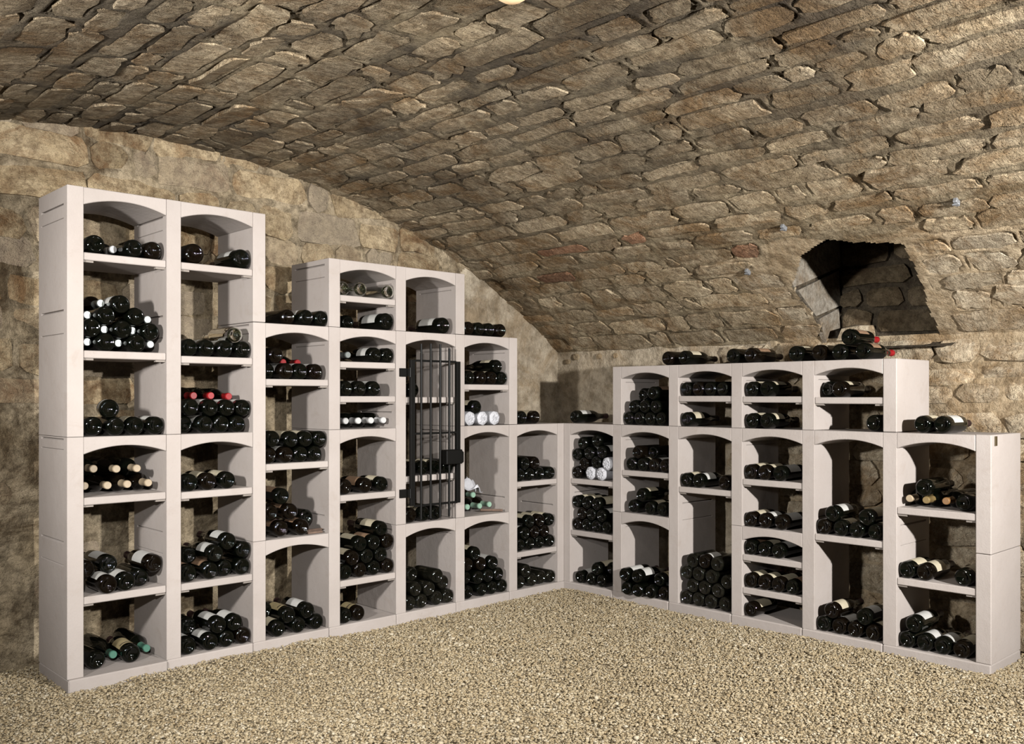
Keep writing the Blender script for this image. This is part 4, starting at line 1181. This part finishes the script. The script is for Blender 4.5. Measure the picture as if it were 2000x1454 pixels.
DESC = {'n': 'plain dark wine bottle', 'w': 'white-labelled dark wine bottle', 'c': 'cream-labelled dark wine bottle', 't': 'tan-labelled dark wine bottle', 'y': 'ochre-labelled dark wine bottle'}
CAPN = {'white': 'white-capped', 'foil': 'silver-capped', 'cork': 'beige-capped', 'green': 'green-capped', 'mint': 'mint-capped', 'red': 'red-capped', 'gold': 'gold-foiled', 'orange': 'orange-capped'}
rb = random.Random(4)
wrap_rng = random.Random(9)
WRAPS = [wrapped_mesh(wrap_rng) for _ in range(3)]
n_wrap = 0
for key, run, col, comp, zfloor, is_top, _sh, items in CELLS:
    F = frame(run, col)
    # rows from the bottom, positions from the left, for the labels
    zs = sorted(i[1] for i in items)
    rows = [[zs[0]]]
    for z in zs[1:]:
        if z - rows[-1][-1] > 0.022:
            rows.append([z])
        else:
            rows[-1].append(z)
    mids = [sum(r) / len(r) for r in rows]
    row_of = [min(range(len(mids)), key=lambda k: abs(mids[k] - i[1])) for i in items]
    for q, (u, z, d, yaw, code) in enumerate(items):
        mates = sorted(k for k in range(len(items)) if row_of[k] == row_of[q])
        mates.sort(key=lambda k: items[k][0])
        pos = mates.index(q)
        nr = len(mids)
        rown = '' if nr == 1 else ('bottom row' if row_of[q] == 0 else 'top row' if row_of[q] == nr - 1 else f'{ORD[row_of[q]]} row')
        posn = 'alone' if len(mates) == 1 else f'{ORD[pos]} from left' if pos < len(mates) - 1 or pos == 0 else 'rightmost'
        shelf = comp.replace('compartment', 'shelf')
        if shelf.split()[0] in ORD:
            shelf += ' down'
        if comp == 'upper tier top':
            where = 'atop right rack'
        elif is_top:
            where = f'atop {ORD[col]} {SIDE[run]} column'
        else:
            where = f'{shelf}, {ORD[col]} {SIDE[run]} column'
        jy, jp = rb.uniform(-0.7, 0.7), 0.0
        roll = rb.uniform(-0.35, 0.35)
        neck_out = code[0] == 'N'
        cap = None
        labc = None
        gl = M_GLASSB if rb.random() < 0.25 else M_GLASS
        kind = 'burgundy' if rb.random() < 0.45 else 'bordeaux'
        r = 0.0373
        name, desc, cat = 'wine_bottle', None, 'bottle'
        if code[0] == 'M':
            r, labc, name = 0.0432, (code[1] if code[1] != 'n' else None), 'magnum_bottle'
            desc = 'large white-labelled magnum bottle' if labc else 'large plain dark magnum bottle'
            kind = 'bordeaux'
        elif code[0] == 'D':
            gl, name, desc = M_DUSTY, 'dusty_bottle', 'dusty old dark bottle'
            r = 0.0378
        elif code[0] == 'E':
            name, desc = 'empty_bottle', 'pale clear empty bottle'
        elif code[0] == 'W':
            name, desc = 'wrapped_bottle', 'white paper-wrapped bottle'
        elif neck_out:
            cap = code[1:]
            desc = f'{CAPN[cap]} neck-out dark bottle'
        else:
            labc = code[0] if code[0] != 'n' else None
            if len(code) > 1 and code[1] == 'R':
                cap = 'red'
            desc = DESC[code[0]]
        if not is_top and (u < 0.046 or u > (WL if run == 'L' else WR) - 0.046):
            jy = yaw = 0.0               # lies along the side panel
        rot = Matrix.Rotation(math.radians(yaw + jy), 4, 'Z')
        loc = Matrix.Translation((u, d, z))
        if neck_out:
            # the neck's mouth is at depth d, the base further in
            mw = F @ loc @ rot @ Matrix.Translation((0, 0.299, 0)) @ Matrix.Rotation(math.pi, 4, 'Z')
        else:
            mw = F @ loc @ rot
        mw = mw @ Matrix.Rotation(roll, 4, 'Y')
        if name == 'empty_bottle':
            me = empty_glass(r)
        elif name == 'wrapped_bottle':
            me = WRAPS[n_wrap % 3]
            n_wrap += 1
        else:
            me = body(kind, r, gl)
        o = link(name, me, None, mw)
        bits = [desc, ' '.join(x for x in (posn, 'in ' + rown if rown else '') if x), where]
        lab = ', '.join(bits)
        grp = {'wrapped_bottle': 'paper-wrapped bottles', 'empty_bottle': 'empty clear bottles', 'dusty_bottle': 'dusty old bottles', 'magnum_bottle': 'magnum bottles'}.get(name, 'wine bottles lying in the racks')
        tag(o, lab, 'bottle', grp)
        if name in ('wrapped_bottle', 'empty_bottle'):
            continue
        if labc:
            lk = 'magnum' if code[0] == 'M' else kind
            p = link('label', lab_of(labc, r, lk), o)
            if labc == 'y':
                p2 = link('label_print', band_of(r), p)
        p = link('capsule', cap_of(cap or 'dark'), o)
# ---------------------------------------------------------------- small things
F = frame('L', 5)
r6 = random.Random(3)


def paper_sheet(n, m, fn):
    vs = [fn(i / n, j / m) for i in range(n + 1) for j in range(m + 1)]
    k = m + 1
    fs = [(i * k + j, (i + 1) * k + j, (i + 1) * k + j + 1, i * k + j + 1) for i in range(n) for j in range(m)]
    return vs, fs


def tissue(u, v):
    x = 0.004 + 0.185 * u
    y = 0.045 + 0.11 * v + 0.02 * math.sin(8 * u)
    z = HALF + 0.160 + 0.075 * (1 - u) ** 1.2 - 0.050 * (1 - v) ** 1.5 + 0.016 * math.sin(11 * u + 6 * v) + 0.012 * math.sin(15 * v - 9 * u)
    return x, y, max(z, HALF + 0.116)


vs, fs = paper_sheet(16, 12, tissue)
o = mesh_obj('tissue_paper', vs, fs, M_PAPER, None, F, 25)
m = o.modifiers.new('thickness', 'SOLIDIFY')
m.thickness = 0.002
tag(o, 'crumpled white tissue paper draped over the mint-capped bottles', 'paper')

mb = MB()
mb.tube([(0.20, 0.10, HALF + 0.012), (0.245, 0.075, HALF + 0.010), (0.305, 0.03, HALF + 0.008)], 0.007, 8)
tag(mb.build('wooden_stick', M_WOOD, None, F, 0, 40), 'short dry wooden stick lying beside the mint-capped bottles', 'stick')

F2 = frame('L', 2)
mb = MB()
mb.box(0.235, 0.315, 0.03, 0.045, HALF + 0.0005, HALF + 0.010)
mb.box(0.240, 0.322, 0.05, 0.060, HALF + 0.0005, HALF + 0.016)
mb.box(0.238, 0.318, 0.034, 0.058, HALF + 0.0165, HALF + 0.020)
tag(mb.build('wooden_wedge', M_WOOD, None, F2, 0.001), 'small wooden wedge beside the tan-labelled bottles', 'wedge')

# wire clips and a stub left in the vault's joints
for s, y, lab in ((2.02, -2.36, 'small steel clip fixed in a vault joint right of the vent'), (2.02, -1.62, 'small steel clip fixed in a vault joint above the vent'), (2.32, -1.27, 'small steel clip fixed in the vault left of the vent')):
    p, n, ex, ey = vault(np.array([y]), np.array([s]))
    c = Vector(p[0]) + Vector(n[0]) * 0.008
    mw = Matrix(((ex[0][0], ey[0][0], n[0][0], c.x), (ex[0][1], ey[0][1], n[0][1], c.y), (ex[0][2], ey[0][2], n[0][2], c.z), (0, 0, 0, 1)))
    mb = MB()
    mb.box(-0.008, 0.008, -0.018, 0.018, -0.010, 0.012)
    mb.box(-0.014, 0.014, -0.006, 0.004, 0.012, 0.017)
    tag(mb.build('steel_clip', M_STEEL, None, mw, 0.002), lab, 'clip', 'steel clips in the vault')

# bulkhead lamp at the crown of the vault, its rim just inside the top of the frame
LX, LY, LZ = -2.18, -1.846, 2.335
root = empty('ceiling_lamp', Matrix.Translation((LX, LY, LZ)))
tag(root, 'round bulkhead lamp at the crown of the vault, at top edge of photo', 'lamp')


def disc_lathe(name, prof, mat):
    vs, fs = lathe([(y, r) for y, r in prof], 24)
    vs = [(x, z, -y) for x, y, z in vs]
    mesh_obj(name, vs, fs, mat, root, None, 40)


M_BOWL, nt_, nodes_, bs_ = new_mat('warm_opal_glass')
bs_.inputs['Base Color'].default_value = (0.72, 0.52, 0.32, 1)
bs_.inputs['Roughness'].default_value = 0.3
bs_.inputs['Emission Color'].default_value = (1.0, 0.62, 0.32, 1)
bs_.inputs['Emission Strength'].default_value = 0.13
disc_lathe('base_plate', [(-0.02, 0), (-0.02, 0.058), (0.022, 0.058), (0.026, 0.052), (0.026, 0)], M_STEEL)
disc_lathe('glass_bowl', [(0.026, 0.050), (0.040, 0.050), (0.056, 0.042), (0.066, 0.026), (0.070, 0)], M_BOWL)
lamp('lamp_light', (LX, LY, LZ - 0.075), (LX + 0.3, LY + 0.2, 0.0), 14, 0.04, 158, 0.25, (1, 0.93, 0.84))

print('triangles about', sum(len(p.vertices) - 2 for o in SC.objects if o.type == 'MESH' for p in o.data.polygons) if len(SC.objects) < 10 else len(SC.objects))
